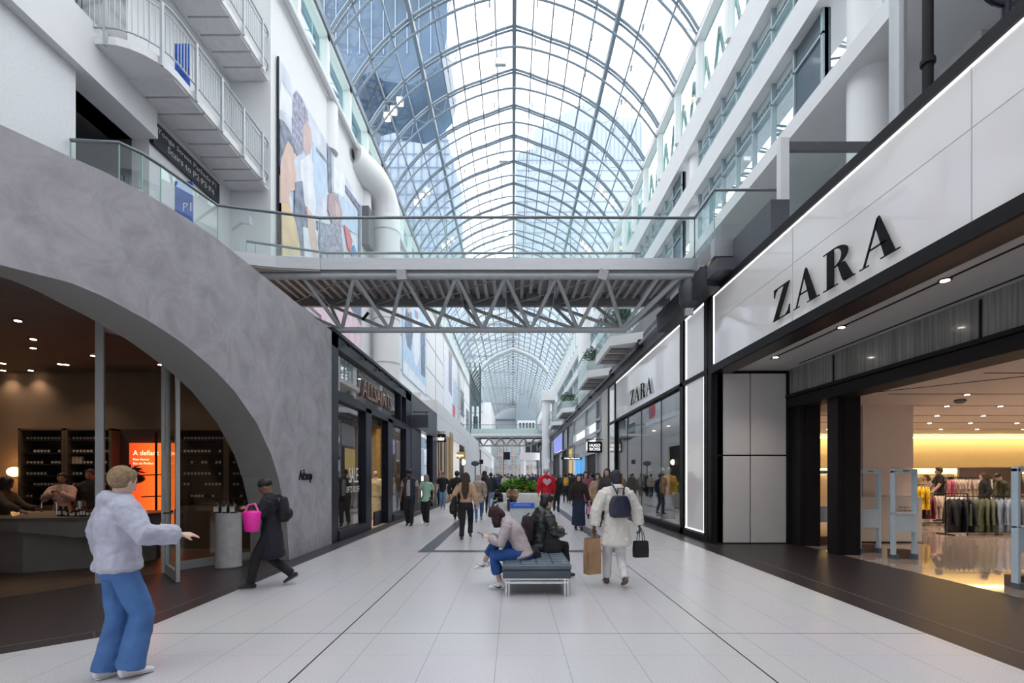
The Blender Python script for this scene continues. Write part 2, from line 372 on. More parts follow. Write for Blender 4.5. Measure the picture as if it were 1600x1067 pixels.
# ridge lamps (grey flood lights) and warm spotlight triplets
spot_body = M('lamp_housing', (.5, .5, .52), .4, metal=.4)
def flood(x, y, z):
    r = empty('floodlight', (x, y, z)); m = MB(); m.box(x-.28, x+.28, y-.02, y+.16, z-.2, z+.14); m.build('housing', pale_steel, r)
    m = MB(); m.box(x-.22, x+.22, y-.04, y-.02, z-.15, z+.09); m.build('lens', lamp_mat('pale_lens', (.9, .95, 1), .9), r)
    m = MB(); m.tube((x, y+.07, z+.1), (x, y+.07, z+.6), .03); m.build('bracket', roof_steel, r); return r
for k, i in enumerate((12, 15, 19, 25, 30)):
    y = ribs[i]; z = vault(0)[1]-.85; r = flood(-.62, y+1.0, z)
    tag(r, ('grey floodlight under the roof ridge, %s arch from the camera end' % ('lowest and largest in view, first', 'second', 'third', 'fourth', 'fifth')[k]) if k else 'largest grey floodlight under the roof ridge, beside the apex of an arch', 'floodlight', 'floodlights under the ridge')
def spots(px, side, y, nm):
    for j, x in enumerate(px):
        z = 1.6+(744-x[1])*y/756; X = (x[0]-801)*y/756
        r = empty('spotlight', (X, y, z), 'warm lit square spotlight hung from the %s roof slope, %s of its three' % (nm, ('upper', 'middle', 'lower')[j] if side == 'r' else ('lower', 'middle', 'upper')[j]), 'spotlight', 'warm roof spotlights')
        m = MB(); m.box(X-.15, X+.15, y, y+.3, z-.08, z+.2); m.build('housing', spot_body, r)
        m = MB(); m.box(X-.12, X+.12, y+.03, y+.27, z-.1, z-.08); m.box(X-.11, X+.11, y-.01, y, z-.06, z+.06); m.build('lamp', lamp_mat('spot_warm', (1, .62, .33), 3), r)
        t = min(1, max(-1, (X-CX)/7.22)); m = MB(); m.tube((X, y+.15, z+.2), (X, y+.15, max(z+.3, vault(t)[1]-.3)), .02, 5); m.build('rod', roof_steel, r)
spots([(604, 181), (614, 171), (624, 157)], 'l', ribs[12], 'near left')
spots([(983, 154), (993, 166), (1005, 179)], 'r', ribs[12], 'near right')
spots([(650, 316), (659, 306), (668, 298)], 'l', ribs[15], 'middle left')
spots([(939, 296), (946, 305), (956, 315)], 'r', ribs[15], 'middle right')
spots([(693, 384), (700, 379), (707, 373)], 'l', ribs[18], 'distant left')
spots([(909, 380), (915, 386), (921, 392)], 'r', ribs[18], 'distant right')

# ================= LEFT UPPER WALL =================
LX = -7.1
wl = MB()
wl.box(-7.6, LX, 14.4, 110, 4.9, 16.3); wl.box(-8.6, LX, 14.2, 14.4, 4.9, 18.5)
S(wl, 'wall_left', white)
w2 = MB(); w2.box(-8.7, -8.3, -10, 9.19, 5.0, 9.3); S(w2, 'wall_left_stucco', white2)
w3 = MB(); w3.box(-8.7, -8.3, 11.05, 14.3, 5.0, 18.5); w3.box(-8.7, -8.32, -10, 11.05, 10.4, 18.5); S(w3, 'wall_left_smooth', white)
w4 = MB(); w4.box(-9.2, -8.1, -10, 11.05, 9.3, 9.55); w4.box(-8.7, -8.12, -10, 11.05, 9.55, 10.4); S(w4, 'wall_left_beam', white)
w5 = MB(); w5.box(-12.5, -12.3, 3, 14.3, 5, 9.3); w5.box(-12.5, -8.7, 11.05, 11.2, 5, 9.3); w5.box(-12.5, -8.7, 3, 3.1, 5, 9.3); w5.box(-12.5, -8.7, 3, 11.2, 9.3, 9.4); S(w5, 'wall_left_recess', M('dark_recess', (.10, .10, .11), .7))
# set-back far portion of the left wall
# ledge and wall panel grooves
led_m = M('white_ledge', (.66, .68, .70), .5)
m = MB()
m.box(-7.6, -6.92, 14.3, 150, 16.3, 16.5); m.tube((-6.88, 14.2, 16.15), (-6.9, 110, 16.15), .09, 8); S(m, 'trim_left_eave', led_m)
m = MB(); joint = M('panel_joint', (.42, .45, .47), .6)
for z in (8.35, 10.6, 12.9): m.box(LX, LX+.03, 26, 110, z-.05, z+.05)
for y in (26.2, 30.4, 39.6, 44.5, 62.5, 70, 80, 90): m.box(LX, LX+.03, y-.06, y+.06, 6, 16.2)
S(m, 'trim_left_panel_joint', joint)
# clerestory between wall top and gutter
m = MB(); [m.box(-7.35, -7.05, y-.22, y+.02, 16.5, 18.45) for y in ribs if y > 3]; m.box(-7.35, -7.05, 2, 150, 18.3, 18.5); S(m, 'wall_left_clerestory', white)
m = MB(); m.box(-7.3, -7.28, 3, 150, 16.5, 18.4); S(m, 'window_1', glass('green_glass', (.80, .92, .90), .1))
m = MB()
for y in ribs[2:45]:
    for k in range(2): a = y+k*1.26; m.bar((-7.6, a, 16.6), (-7.6, a+.63, 18.3), .05, .05); m.bar((-7.6, a+.63, 18.3), (-7.6, a+1.26, 16.6), .05, .05)
    m.bar((-7.6, y, 17.4), (-7.6, y+2.5, 17.4), .05, .05)
S(m, 'trim_left_truss', M('green_steel', (.08, .20, .19), .5))
# windows slots far on left wall
m = MB()
for y, z0, z1 in ((66, 6.5, 9), (66, 10, 13.6), (74, 6.5, 12)): m.box(LX, LX+.02, y, y+4.5, z0, z1)
S(m, 'window_2', M('dark_glass', (.05, .07, .08), .1, coat=.5))
# columns, duct and round vents
for y in (18.9, 23.4):
    m = MB(); m.lathe((LX-.12, y, 14.25), [(.38, 0), (.38, 1.8), (.34, 1.95)], 20)
    m.build('pilaster', white, smooth=True, kind='structure')
for j, (x, y) in enumerate(((549, 241), (555.5, 252), (562, 262), (567, 271))):
    p = PXX(x, y, LX); r = empty('wall_vent', tuple(p), 'round black wall vent high on the white wall, %s in its row' % ('first', 'second', 'third', 'last')[j], 'vent', 'round wall vents')
    m = MB(); m.loft([(LX-.01, p.y, p.z), (LX+.06, p.y, p.z)], [.26, .26], side=(0, 1, 0), n=16, rnd=False); m.build('rim', pale_steel, r)
    m = MB(); m.loft([(LX+.06, p.y, p.z), (LX+.07, p.y, p.z)], [.21, .21], side=(0, 1, 0), n=16, rnd=False); m.build('opening', black, r)
m = MB(); dp = [(-6.35, 24.4, 5.0), (-6.35, 24.4, 14.6)]
for k in range(7):
    a = math.radians(90*k/6); dp.append((-6.35-1.0*(1-math.cos(a))*.4, 24.4-1.3*(1-math.cos(a)), 14.6+1.3*math.sin(a)))
dp.append((-7.3, 21.6, 15.95))
duct = m.loft(dp, [.66]*len(dp), side=(1, 0, 0), n=24, rnd=False).build('ventilation_duct', white, smooth=True, label='thick white round duct that bends into the left wall near the roof', cat='duct')
m = MB(); [m.lathe((-6.35, 24.4, z), [(.675, 0), (.675, .06)], 24) for z in (7.2, 9.4, 11.6, 13.8)]; m.build('seam', joint, duct, smooth=False)
m = MB(); m.box(LX, LX+.35, 22.7, 23.6, 12.5, 14.3); m.build('wall_recess', M('dark_grey_box', (.12, .13, .14), .6), label='dark slot box on the white wall beside the bend of the round duct', cat='box')

# ================= RIGHT UPPER WALL =================
RX = 7.2
white_r = M('warm_grey_white_paint', (.62, .63, .65), .55, var=.02, scale=1.5)
def band(z0, z1, nm, y0=-10, x1=None): m = MB(); m.box(RX, x1 or 12.5, y0, 150, z0, z1); S(m, nm, white_r)
band(10.38, 10.80, 'wall_right_slab_1'); band(12.8, 13.6, 'wall_right_slab_2', x1=8.5); band(14.95, 16.1, 'wall_right_slab_3', x1=8.5)
m = MB(); m.box(5.7, 12.5, -10, 10.6, 6.45, 6.8); m.box(4.9, 12.5, 10.6, 150, 6.45, 6.8); S(m, 'floor_gallery', M('gallery_slab', (.5, .5, .5), .6))
m = MB(); m.box(12.4, 12.6, -10, 150, 6.8, 10.4); S(m, 'wall_right_gallery', M('gallery_wall', (.34, .34, .35), .7))
m = MB(); m.box(7.05, 7.35, -10, 150, 18.3, 18.5); [m.box(7.1, 7.35, y-.12, y+.12, 16.1, 18.4) for y in ribs if y > 3]; S(m, 'wall_right_clerestory', white)
m = MB(); m.box(7.28, 7.3, 3, 150, 16.1, 18.4); S(m, 'window_3', glass('green_glass2', (.85, .94, .93), .1))
m = MB()
for y in ribs[2:45]:
    for k in range(2): a = y+k*1.26; m.bar((7.7, a, 16.2), (7.7, a+.63, 18.3), .09, .09); m.bar((7.7, a+.63, 18.3), (7.7, a+1.26, 16.2), .09, .09)
S(m, 'trim_right_truss', M('dark_green_steel', (.08, .20, .19), .5))
cols = [10.65, 20.3, 30.2, 40, 50, 60, 70, 80]
for y in cols:
    for z0, z1 in ((6.8, 10.38), (10.8, 12.8), (13.6, 14.95)):
        m = MB(); m.lathe((7.85, y, z0), [(.42, 0), (.42, z1-z0)], 28); m.build('column', white, smooth=True, kind='structure')
teal = M('teal_frame', (.30, .38, .42), .45, metal=.2)
wav = M('wavy_dark_steel', (.10, .15, .17), .5)
n = 4
for fl, (z0, z1) in enumerate(((10.8, 12.8), (13.6, 14.95))):
    for k, y0 in enumerate([1.0]+cols[:-1]):
        ya, yb = y0+.9, ([10.65]+cols[1:])[k]-1.0
        if yb < 8: continue
        r = empty('window_%d' % n, (RX+.3, ya, z0)); r['kind'] = 'structure'; n += 1
        g = MB(); g.box(RX+.30, RX+.32, ya+1.2, yb, z0, z1); g.build('pane', g_side, r)
        g = MB(); g.box(RX+.25, RX+.4, ya, ya+1.2, z0, z1); g.build('dark_panel', M('dark_slate_glass', (.07, .10, .12), .15, coat=.4), r)
        fr = MB(); cnt = 6
        for q in range(cnt+1):
            y = ya+1.2+(yb-ya-1.2)*q/cnt; fr.box(RX+.2, RX+.34, y-.035, y+.035, z0, z1)
        fr.box(RX+.2, RX+.34, ya, yb, z1-.62, z1-.56); fr.box(RX+.2, RX+.34, ya, ya+.08, z0, z1); fr.box(RX+.2, RX+.34, ya, yb, z0, z0+.06)
        fr.build('frame', teal, r)
        bl = MB(); q = ya+1.3
        while q < yb: bl.box(RX+.42, RX+.46, q, q+.05, z1-.5, z1-.1); q += .16
        bl.box(RX+.42, RX+.46, ya+1.2, yb, z1-.12, z1-.08); bl.box(RX+.42, RX+.46, ya+1.2, yb, z1-.52, z1-.48); bl.build('baluster', teal, r)
# outdoor bow trusses of the next roof seen through the glass
tr = MB(); rn = random.Random(3)
for y in [k*2.5 for k in range(2, 34)]:
    for z in (10.9, 12.0, 13.7, 14.7):
        pts = [(8.2+j*.65, y+rn.uniform(-.06, .06)+j*.10, z+.55*math.sin(j*.42+.3)+rn.uniform(-.05, .05)) for j in range(7)]
        tr.path(pts, .06, 4); tr.path([(a, b+.05, c+.22+.1*math.sin(a*4)) for a, b, c in pts], .035, 4)
        for a, b in zip(pts, pts[1:]): tr.bar(a, (b[0], b[1]+.05, b[2]+.25), .018, .018)
    tr.bar((8.4, y, 10.8), (8.9, y+2.6, 12.8), .035, .035); tr.bar((8.4, y+1.4, 13.6), (8.9, y+3.4, 15), .035, .035)
S(tr, 'trim_outer_truss', wav)
# gallery return wall, dark frame near top right, soffit ducts
m = MB(); m.box(7.9, 8.3, 4.0, 4.6, 6.8, 10.38); m.box(6.9, 12.4, 4.2, 4.35, 6.8, 10.38)
S(m, 'wall_gallery_return', M('gallery_wall2', (.38, .38, .39), .7))
m = MB(); m.box(8.8, 9.1, 6.2, 14, 8.6, 8.72); m.box(9.2, 11.8, 9.5, 14.0, 9.2, 10.38); S(m, 'trim_gallery_bulkhead', M('bulkhead', (.55, .55, .56), .6))
# steel post at upper right
p = MB(); p.tube((5.35, 6.72, 6.0), (5.35, 6.72, 16), .10, 12); p.build('steel_post', pale_steel, kind='structure')
p = MB(); p.tube((5.45, 6.35, 6.0), (5.45, 6.35, 16), .06, 10); [p.tube((5.45, 6.35, z), (5.45, 6.35, z+.06), .085, 10) for z in (7.0, 8.05, 9.1)]
p.build('drain_pipe', black, label='thin black vertical pipe with clamps rising beside the pale steel post', cat='pipe', smooth=True)
p = MB(); p.tube((5.1, 5.0, 6.0), (5.1, 5.0, 8.2), .045, 10); p.build('sign_post', navy, label='short dark post above the white fascia at the top right corner', cat='post')
hp = [(5.1+.28*math.cos(a), 5.0, 6.75+.28*math.sin(a)) for a in [math.radians(200+d) for d in range(0, 170, 15)]]
MB().path(hp, .03, 8, side=(0, 1, 0)).build('hanging_hoop', navy, label='dark curved hoop hanging near the top right corner', cat='hoop')

# ================= REAR + END =================
m = MB(); m.box(-13, 21, -10.4, -10, 0, 24); S(m, 'wall_rear', white)
m = MB(); m.box(-8, 8, 150, 150.3, 10, 15.5); S(m, 'wall_end_upper', white)
m = MB(); m.box(-7.4, -5, 110, 150, 0, 18.4); S(m, 'wall_left_end', white)
endg = MB()
for x in [-6+.9*k for k in range(14)]: endg.box(x-.05, x+.05, 112, 112.15, 0, 12)
for z in (2.8, 4.6, 6.4, 8.2, 10, 12): endg.box(-6, 6, 112, 112.15, z-.05, z+.05)
endg.build('window_end_frame', paint_steel, kind='structure')
m = MB(); m.box(-6, 6, 112.2, 112.22, 0, 12); S(m, 'window_end', g_side)
pink = M('pink_brick', (.50, .36, .34), .8, var=.3, scale=1.2); pane = M('pale_pane', (.45, .52, .58), .2)
for j, (x0, x1, zt) in enumerate(((-14, -2.4, 13), (-2.2, 7, 10.5), (7.2, 16, 13))):
    r = empty('brick_building', ((x0+x1)/2, 120, 0), ('pale pink brick building beyond the glazed end wall, behind the thin steel frames', 'low pink brick building in the middle beyond the glazed end wall', 'pink brick building beyond the end wall, behind the white columns')[j], 'building', 'brick buildings beyond the end wall')
    b = MB(); b.box(x0, x1, 120, 128, 0, zt); b.build('facade', pink, r)
    x = x0+.8
    while x < x1-1.2:
        for z in (1, 4.2, 7.2):
            if z+2 < zt:
                b = MB(); b.box(x, x+1.0, 119.9, 120, z, z+1.9); b.build('window', pane, r)
        x += 2.1
m = MB(); m.box(-40, 40, 112.3, 160, -.3, -.02); S(m, 'floor_street', M('street', (.3, .3, .3), .8))
# white gallery block near the end of the hall
m = MB()
for z in (4.6, 7.9): m.box(1.4, 7.0, 88, 100, z, z+1.3)
for x in (1.9, 6.3): m.lathe((x, 88.6, 0), [(.45, 0), (.45, 7.9)], 12)
S(m, 'wall_end_gallery', white)
m = MB(); [m.box(x, x+.9, 89.5, 89.6, 6.0, 7.8) for x in (2.4, 3.5, 4.6, 5.6)]; S(m, 'window_end_gallery', M('dark_glass', (.05, .07, .08), .1))
m = MB(); m.box(1.2, 5.6, 118, 119.8, 12.6, 15.2); S(m, 'wall_end_block', white)
m = MB(); [m.box(1.6+k*.8, 2.1+k*.8, 117.9, 118, 13.3, 14.6) for k in range(5)]; S(m, 'window_end_block', M('dark_glass', (.05, .07, .08), .1))
# heavy white ring across the vault and capped tower
m = MB(); rp = [(CX+(t*5.6), 78, vault(t*.775)[1]-1.7-.9*abs(t)**3) for t in [-1+2*i/16 for i in range(17)]]
m.loft(rp, [(.55, .35)]*17, side=(0, 1, 0), n=10, rnd=False); S(m, 'ceiling_ring', M('ring_white', (.42, .46, .49), .5), smooth=True)
m = MB(); m.lathe((4.0, 58, 0), [(.48, 0), (.48, 10.6)], 20); m.box(3.5, 5.1, 57.2, 60, 10.6, 11.8); m.lathe((5.1, 58.8, 0), [(.35, 0), (.35, 10.6)], 12); S(m, 'column_capped', white, smooth=True)
m = MB(); m.lathe((5.85, 39.5, 6.8), [(.50, 0), (.50, 9.5)], 24); S(m, 'column_tall', white, smooth=True)

# ================= SKYSCRAPERS =================
blue = M('blue_tower_glass', (.045, .08, .13), .3, var=.35, scale=.08, spec=.3); blue2 = M('pale_blue_glass', (.30, .37, .45), .3, var=.15, scale=.1, spec=.3); mull = M('tower_mullion', (.16, .24, .36), .5)
def tower(name, label, px, Y, dep, mat, kids=True, step=2.2):
    """px: outline polygon in photo pixels projected to the tower's own distance"""
    pts = [((x-801)*Y/756, 1.6+(744-y)*Y/756) for x, y in px]
    r = empty(name, (pts[0][0], Y, 0), label, 'building')
    m = MB(); m.prism(pts, Y, Y+dep, f=lambda u, v, q: (u, q, v)); m.build('facade', mat, r)
    return r, pts
r, p = tower('glass_tower', 'dark blue glass skyscraper with rounded lower corner seen through the left roof', [(470, -90), (700, -90), (698, 60), (690, 95), (668, 118), (640, 133), (598, 126), (584, 112), (560, 118), (540, 200), (500, 330), (470, 744), (380, 744), (400, 100)], 90, 16, blue)
m = MB()
for k in range(12): x = p[0][0]+2.2*k; m.box(x-.08, x+.08, 89.8, 90, 80, 102)
m.build('mullion', mull, r)
r, p = tower('pale_tower', 'pale blue tower rising behind the left roof slope below the dark one', [(500, 60), (575, 105), (600, 128), (650, 140), (690, 165), (705, 240), (722, 300), (724, 430), (726, 744), (500, 744)], 130, 18, blue2)
m = MB()
for k in range(18): x = p[0][0]+2.1*k; m.box(x-.10, x+.10, 129.8, 130, 50, 105)
for k in range(14): z = 52+3.6*k; m.box(p[0][0], -17, 129.7, 129.9, z, z+.15)
m.build('mullion', mull, r)
pale = M('pale_tower_glass', (.26, .32, .38), .5, var=.08, scale=.05); pale2 = M('pale_tower_rail', (.25, .32, .42), .5)
r, p = tower('stepped_tower', 'pale stepped tower with rounded roof screen seen through the right roof', [(806, 744), (806, 243), (812, 238), (834, 232), (834, 206), (840, 200), (905, 165), (915, 158), (955, 158), (962, 166), (964, 182), (1000, 186), (1004, 200), (1004, 744)], 140, 22, pale)
m = MB()
for k in range(30): x = p[2][0]+k*1.25; m.box(x-.04, x+.04, 139.8, 140, 92, 96+min(8, k*.6)); 
for k in range(12): z = 60+3*k; m.box(p[0][0]+.5, 38, 139.75, 139.95, z, z+.12)
m.build('mullion', pale2, r)

r, p = tower('office_block', 'wide pale office block filling the view behind the distant end of the glass vault', [(600, 450), (1000, 450), (1000, 744), (600, 744)], 152, 6, M('office_pale', (.66, .72, .74), .6, var=.08, scale=.1))  # added banded slab, makes the distant vault look evenly pale and hides the tower bases
m = MB()
for k in range(10): z = 14+5*k; m.box(p[0][0], -p[0][0], 151.8, 152, z, z+.6)
m.build('window_band', pale2, r)
# ================= AESOP-LIKE PLASTER SHOPFRONT =================
plan = [(-4.27, 11.41), (-4.27, 8.9), (-4.27, 6.95), (-4.33, 6.45), (-4.44, 5.9), (-4.6, 5.45), (-4.75, 5.2), (-5.0, 4.71), (-5.4, 4.1), (-6.1, 3.3), (-7.0, 2.5), (-9, 1.2)]
def resample(P, n):
    d = [0]
    for a, b in zip(P, P[1:]): d.append(d[-1]+math.dist(a, b))
    out = []
    for k in range(n+1):
        s = d[-1]*k/n; i = max(j for j in range(len(d)) if d[j] <= s+1e-9); i = min(i, len(P)-2); t = (s-d[i])/(d[i+1]-d[i])
        out.append((P[i][0]*(1-t)+P[i+1][0]*t, P[i][1]*(1-t)+P[i+1][1]*t))
    return out
PL = resample(plan, 150)
op = [(3.0, 3.2), (3.6, 3.45), (4.2, 3.6), (4.71, 3.66), (5.2, 3.68), (5.45, 3.62), (5.85, 3.51), (6.3, 3.38), (6.78, 3.19), (7.44, 2.90), (8.07, 2.49), (8.56, 1.985), (8.82, 1.57), (9.0, 1.15), (9.15, .68), (9.25, .0)]
def zop(y):
    if y >= 9.25: return 0
    if y <= op[0][0]: return op[0][1]
    for a, b in zip(op, op[1:]):
        if a[0] <= y <= b[0]: t = (y-a[0])/(b[0]-a[0]); return a[1]+(b[1]-a[1])*t
extra = []
PLs = [p for p in PL if not (8.5 < p[1] < 9.28)]+[(-4.27, y) for y in (8.56, 8.69, 8.82, 8.91, 9.0, 9.08, 9.15, 9.2, 9.249, 9.251)]
PLs.sort(key=lambda p: (-p[1]))
def nrm(i):
    a = PLs[max(0, i-2)]; b = PLs[min(len(PLs)-1, i+2)]; dx, dy = b[0]-a[0], b[1]-a[1]; l = math.hypot(dx, dy); return (dy/l, -dx/l)
TH = .66; HT = 5.03; m = MB(); soff = MB(); rows = []
for i, (x, y) in enumerate(PLs):
    nx, ny = nrm(i); nx, ny = (-abs(nx), -abs(ny) if y < 6.9 else 0)
    if y > 6.9: nx = -1
    z = zop(y); rows.append(((x, y), (x+nx*TH, y+ny*TH*.35), z))
for (a, ai, za), (b, bi, zb) in zip(rows, rows[1:]):
    m.quad((a[0], a[1], za), (a[0], a[1], HT), (b[0], b[1], HT), (b[0], b[1], zb))
    m.quad((ai[0], ai[1], za), (bi[0], bi[1], zb), (bi[0], bi[1], HT), (ai[0], ai[1], HT))
    m.quad((a[0], a[1], HT), (ai[0], ai[1], HT), (bi[0], bi[1], HT), (b[0], b[1], HT))
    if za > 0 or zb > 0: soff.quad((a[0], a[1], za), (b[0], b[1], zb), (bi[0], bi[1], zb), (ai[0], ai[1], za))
a, ai, _ = rows[0]; m.quad((a[0], a[1], 0), (ai[0], ai[1], 0), (ai[0], ai[1], HT), (a[0], a[1], HT))
aw = m.build('wall_left_plaster_arch', grey, kind='structure', fix=False)
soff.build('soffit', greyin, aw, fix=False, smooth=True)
text('Aēsop', (-4.27, 3251/(801-467) - .08, 1.46), .62, .27, 'L', black, 'lettering', label='small black shop name lettering on the grey plaster wall', cat='lettering')
# interior shell
brown = M('brown_plaster', (.15, .105, .075), .7, var=.12, scale=1.2); dkwood = M('dark_wood_panel', (.045, .032, .026), .5, stretch=(1, 1, 8)); woodfl = M('brown_floor', (.13, .085, .06), .4, var=.2, scale=2)
m = MB(); m.prism([(-4.9, 9.7), (-5.05, 9.45), (-5.74, 8.28), (-6.19, 7.24), (-6.75, 6.37), (-8.5, 4.2), (-12, 2), (-16, 0), (-16, 11.4), (-4.9, 11.4)], -.3, 0); S(m, 'floor_shop_left', woodfl)
m = MB(); m.box(-16, -4.9, 11.05, 11.4, 0, 5); S(m, 'wall_shop_left_back', brown)
m = MB(); m.box(-16, -15.8, 0, 11.2, 0, 5); m.box(-16, -7.5, 0, .2, 0, 5); S(m, 'wall_shop_left_side', brown)
m = MB(); m.prism([(-4.93, 11.3), (-4.93, 6.4), (-5.5, 4.9), (-7.6, 2.7), (-10, 1.4), (-16, 0), (-16, 11.3)], 3.99, 4.9); S(m, 'ceiling_shop_left', M('brown_ceiling', (.12, .10, .095), .8, var=.1))
m = MB(); m.prism([(-4.6, 11.35), (-4.6, 7), (-5.4, 4.9), (-7.6, 2.4), (-13, 0), (-13, 11.35)], 4.9, 5.0); S(m, 'ceiling_shop_left_roof', M('dark_recess', (.10, .10, .11), .7))
# downlights
def dlight(p, e=28, col=(1, .74, .5), size=.045, lbl=None, grp=None, ang=110, mat=None, name='downlight', beam=True):
    r = empty(name, p, lbl, 'ceiling light', grp)
    b = MB(); b.lathe((p[0], p[1], p[2]-.012), [(size*1.5, 0), (size*1.5, .014)], 12); b.build('rim', black, r)
    b = MB(); b.lathe((p[0], p[1], p[2]-.018), [(size, 0), (size, .006)], 12); b.build('lamp', mat or warm, r)
    if not beam: return r
    l = bpy.data.lights.new(name, 'SPOT'); l.energy = e; l.color = col; l.spot_size = math.radians(ang); l.spot_blend = .8; l.shadow_soft_size = .04
    lo = bpy.data.objects.new('spot_beam', l); C.objects.link(lo); lo.parent = r; lo.location = (0, 0, -.03)
    return r
def cz(x, y, Z): Y = (Z-1.6)*756/(744-y); return ((x-801)*Y/756, Y, Z)
for j, (x, y) in enumerate(((52, 529), (52, 543), (5, 567), (5, 578), (48, 578), (94, 568), (146, 555), (28, 500))):
    dlight(cz(x, y, 3.985), 20, lbl=('small warm downlight in the brown ceiling, '+('higher of the pair over the counter', 'lower of the pair over the counter', 'upper one at the photo edge', 'lower one at the photo edge', 'lowest of the group over the shelves', 'between the shelves and the glazing post', 'next to the glazing post', 'dim one closest to the arch')[j]), grp='downlights in the brown ceiling')
for x in (-11.5, -9.5, -7.5, -6.2):
    dlight((x, 10.3, 3.985), 13, lbl='small warm downlight washing the brown back wall', grp='wall washing downlights')
# glazing line
alu = M('grey_aluminium', (.42, .44, .44), .4, metal=.2, var=.04)
P1, P2, P3 = (-6.19, 7.26), (-5.80, 8.10), (-5.05, 9.42)
fr = empty('glazed_shopfront', (-5.6, 8.3, 0)); fr['label'] = 'grey aluminium framed glazing set inside the plaster arch'; fr['category'] = 'shopfront glazing'
m = MB(); m.obox((P1[0], P1[1], 1.95), (.1, .1, 3.9), .5); m.build('post', alu, fr)
m = MB(); m.obox((P2[0], P2[1], 1.95), (.12, .12, 3.9), .5); m.build('post', alu, fr)
m = MB(); m.obox((P3[0], P3[1], 1.0), (.1, .1, 2.0), .5); m.build('post', alu, fr)
m = MB(); m.bar((*P2, .07), (*P3, .07), .08, .14); m.build('bottom_rail', alu, fr)
m = MB(); m.bar((*P1, 3.84), (*P2, 3.84), .1, .1); m.bar((*P2, 3.84), (*P3, 3.84), .08, .08); m.build('top_rail', alu, fr)
m = MB(); m.bar((*P2, 1.98), (*P3, 1.98), .012, 3.7, (0, 0, 1)); m.build('pane', g_clear, fr)
m = MB(); m.bar((*P1, 3.5), (*P2, 3.5), .012, .58, (0, 0, 1)); m.build('transom_pane', g_clear, fr)
D0, D1 = Vector((-5.05, 7.29, 0)), Vector((-5.68, 7.95, 0))
dr = empty('glass_door', tuple(D1), 'open glass door with grey frame and silver handle at the arch', 'door')
m = MB(); t = (D1-D0).normalized()
for a in (D0, D1-t*.0): m.bar(a+Vector((0, 0, .01)), a+Vector((0, 0, 3.55)), .09, .05, tuple(t.cross(Vector((0, 0, 1)))))
m.build('stile', alu, dr); m = MB(); m.bar(D0+Vector((0, 0, .09)), D1+Vector((0, 0, .09)), .05, .16); m.bar(D0+Vector((0, 0, 3.5)), D1+Vector((0, 0, 3.5)), .05, .1); m.build('rail', alu, dr)
m = MB(); m.bar(D0+Vector((0, 0, 1.8)), D1+Vector((0, 0, 1.8)), .012, 3.3); m.build('pane', g_clear, dr)
m = MB(); h = D0+t*.02; m.tube(h+Vector((0, -.03, 1.05)), h+Vector((0, -.09, 1.05)), .014); m.tube(h+Vector((0, -.09, 1.05)), h+Vector((-.14, -.09, 1.05)), .012); m.obox(h+Vector((0, -.03, .98)), (.035, .015, .26), .0); m.build('handle', chrome, dr)
# pedestal + bottles
conc = M('concrete', (.36, .35, .35), .8, var=.12, scale=8, bump=.2)
m = MB(); m.lathe((-4.99, 8.5, 0), [(.20, 0), (.215, .03), (.205, .05), (.205, .95), (.198, .96)], 28)
m.build('pedestal', conc, smooth=True, label='round concrete pedestal carrying three pump bottles by the shop glazing', cat='pedestal')
amber = M('amber_black_bottle', (.02, .012, .01), .2, coat=.5); lab = M('cream_label', (.7, .68, .6), .6)
for j, dx in enumerate((-.14, 0, .14)):
    x = -4.99+dx; r = empty('pump_bottle', (x, 8.42, .96), 'dark pump bottle with cream label, %s on the round pedestal' % ('first from the glazing post', 'middle one', 'one next to the arch')[j], 'bottle', 'pump bottles on the pedestal')
    m = MB(); m.lathe((x, 8.42, .96), [(.052, 0), (.055, .01), (.055, .13), (.03, .165), (.018, .175), (.018, .19)], 14); m.build('bottle_body', amber, r, smooth=True)
    m = MB(); m.lathe((x, 8.42, 1.15), [(.02, 0), (.02, .02), (.006, .022), (.006, .05)], 10); m.box(x-.01, x+.01, 8.36, 8.43, 1.2, 1.212); m.build('pump', black, r)
    m = MB(); m.box(x-.04, x+.04, 8.362, 8.368, .985, 1.075); m.build('label', lab, r)
    text('Aēsop', (x-.028, 8.361, 1.045), .056, .02, 'F', black, 'label_text', parent=r, depth=.001)
# counter
cm = M('taupe_counter', (.20, .185, .17), .6, var=.08, scale=3); ctop = M('brown_counter_top', (.10, .085, .075), .5)
r = empty('shop_counter', (-7.9, 8.4, 0), 'long taupe counter with curved underside near the shop entrance', 'counter')
m = MB(); cp = [(-8.55, 8.05), (-8.1, 8.0), (-7.55, 8.35), (-7.0, 8.85), (-6.85, 9.3), (-6.95, 9.55), (-7.6, 9.55), (-8.55, 9.1)]
m.prism(cp, 0, .80); m.build('base', cm, r)
m = MB(); vs = [(-9.6, 7.85), (-8.0, 7.78), (-7.2, 8.0), (-6.7, 8.5), (-6.6, 9.2), (-6.8, 9.7), (-7.6, 9.75), (-9.6, 9.5)]; m.prism(vs, .87, .92)
m.build('worktop', ctop, r)
m = MB(); a = [(-9.5, 7.9), (-8.0, 7.83), (-7.25, 8.05), (-6.78, 8.5), (-6.68, 9.2)]; 
for k, (q, b) in enumerate(zip(a, a[1:])):
    d0, d1 = (.80, .70, .58, .62, .72)[k], (.70, .58, .62, .72, .8)[k]
    m.quad((q[0], q[1], d0), (b[0], b[1], d1), (b[0], b[1], .87), (q[0], q[1], .87))
    m.quad((q[0], q[1], d0), (b[0], b[1], d1), (b[0]-.1, b[1]+.35, d1+.05), (q[0], q[1]+.35, d0+.05))
m.build('apron', cm, r, smooth=True)
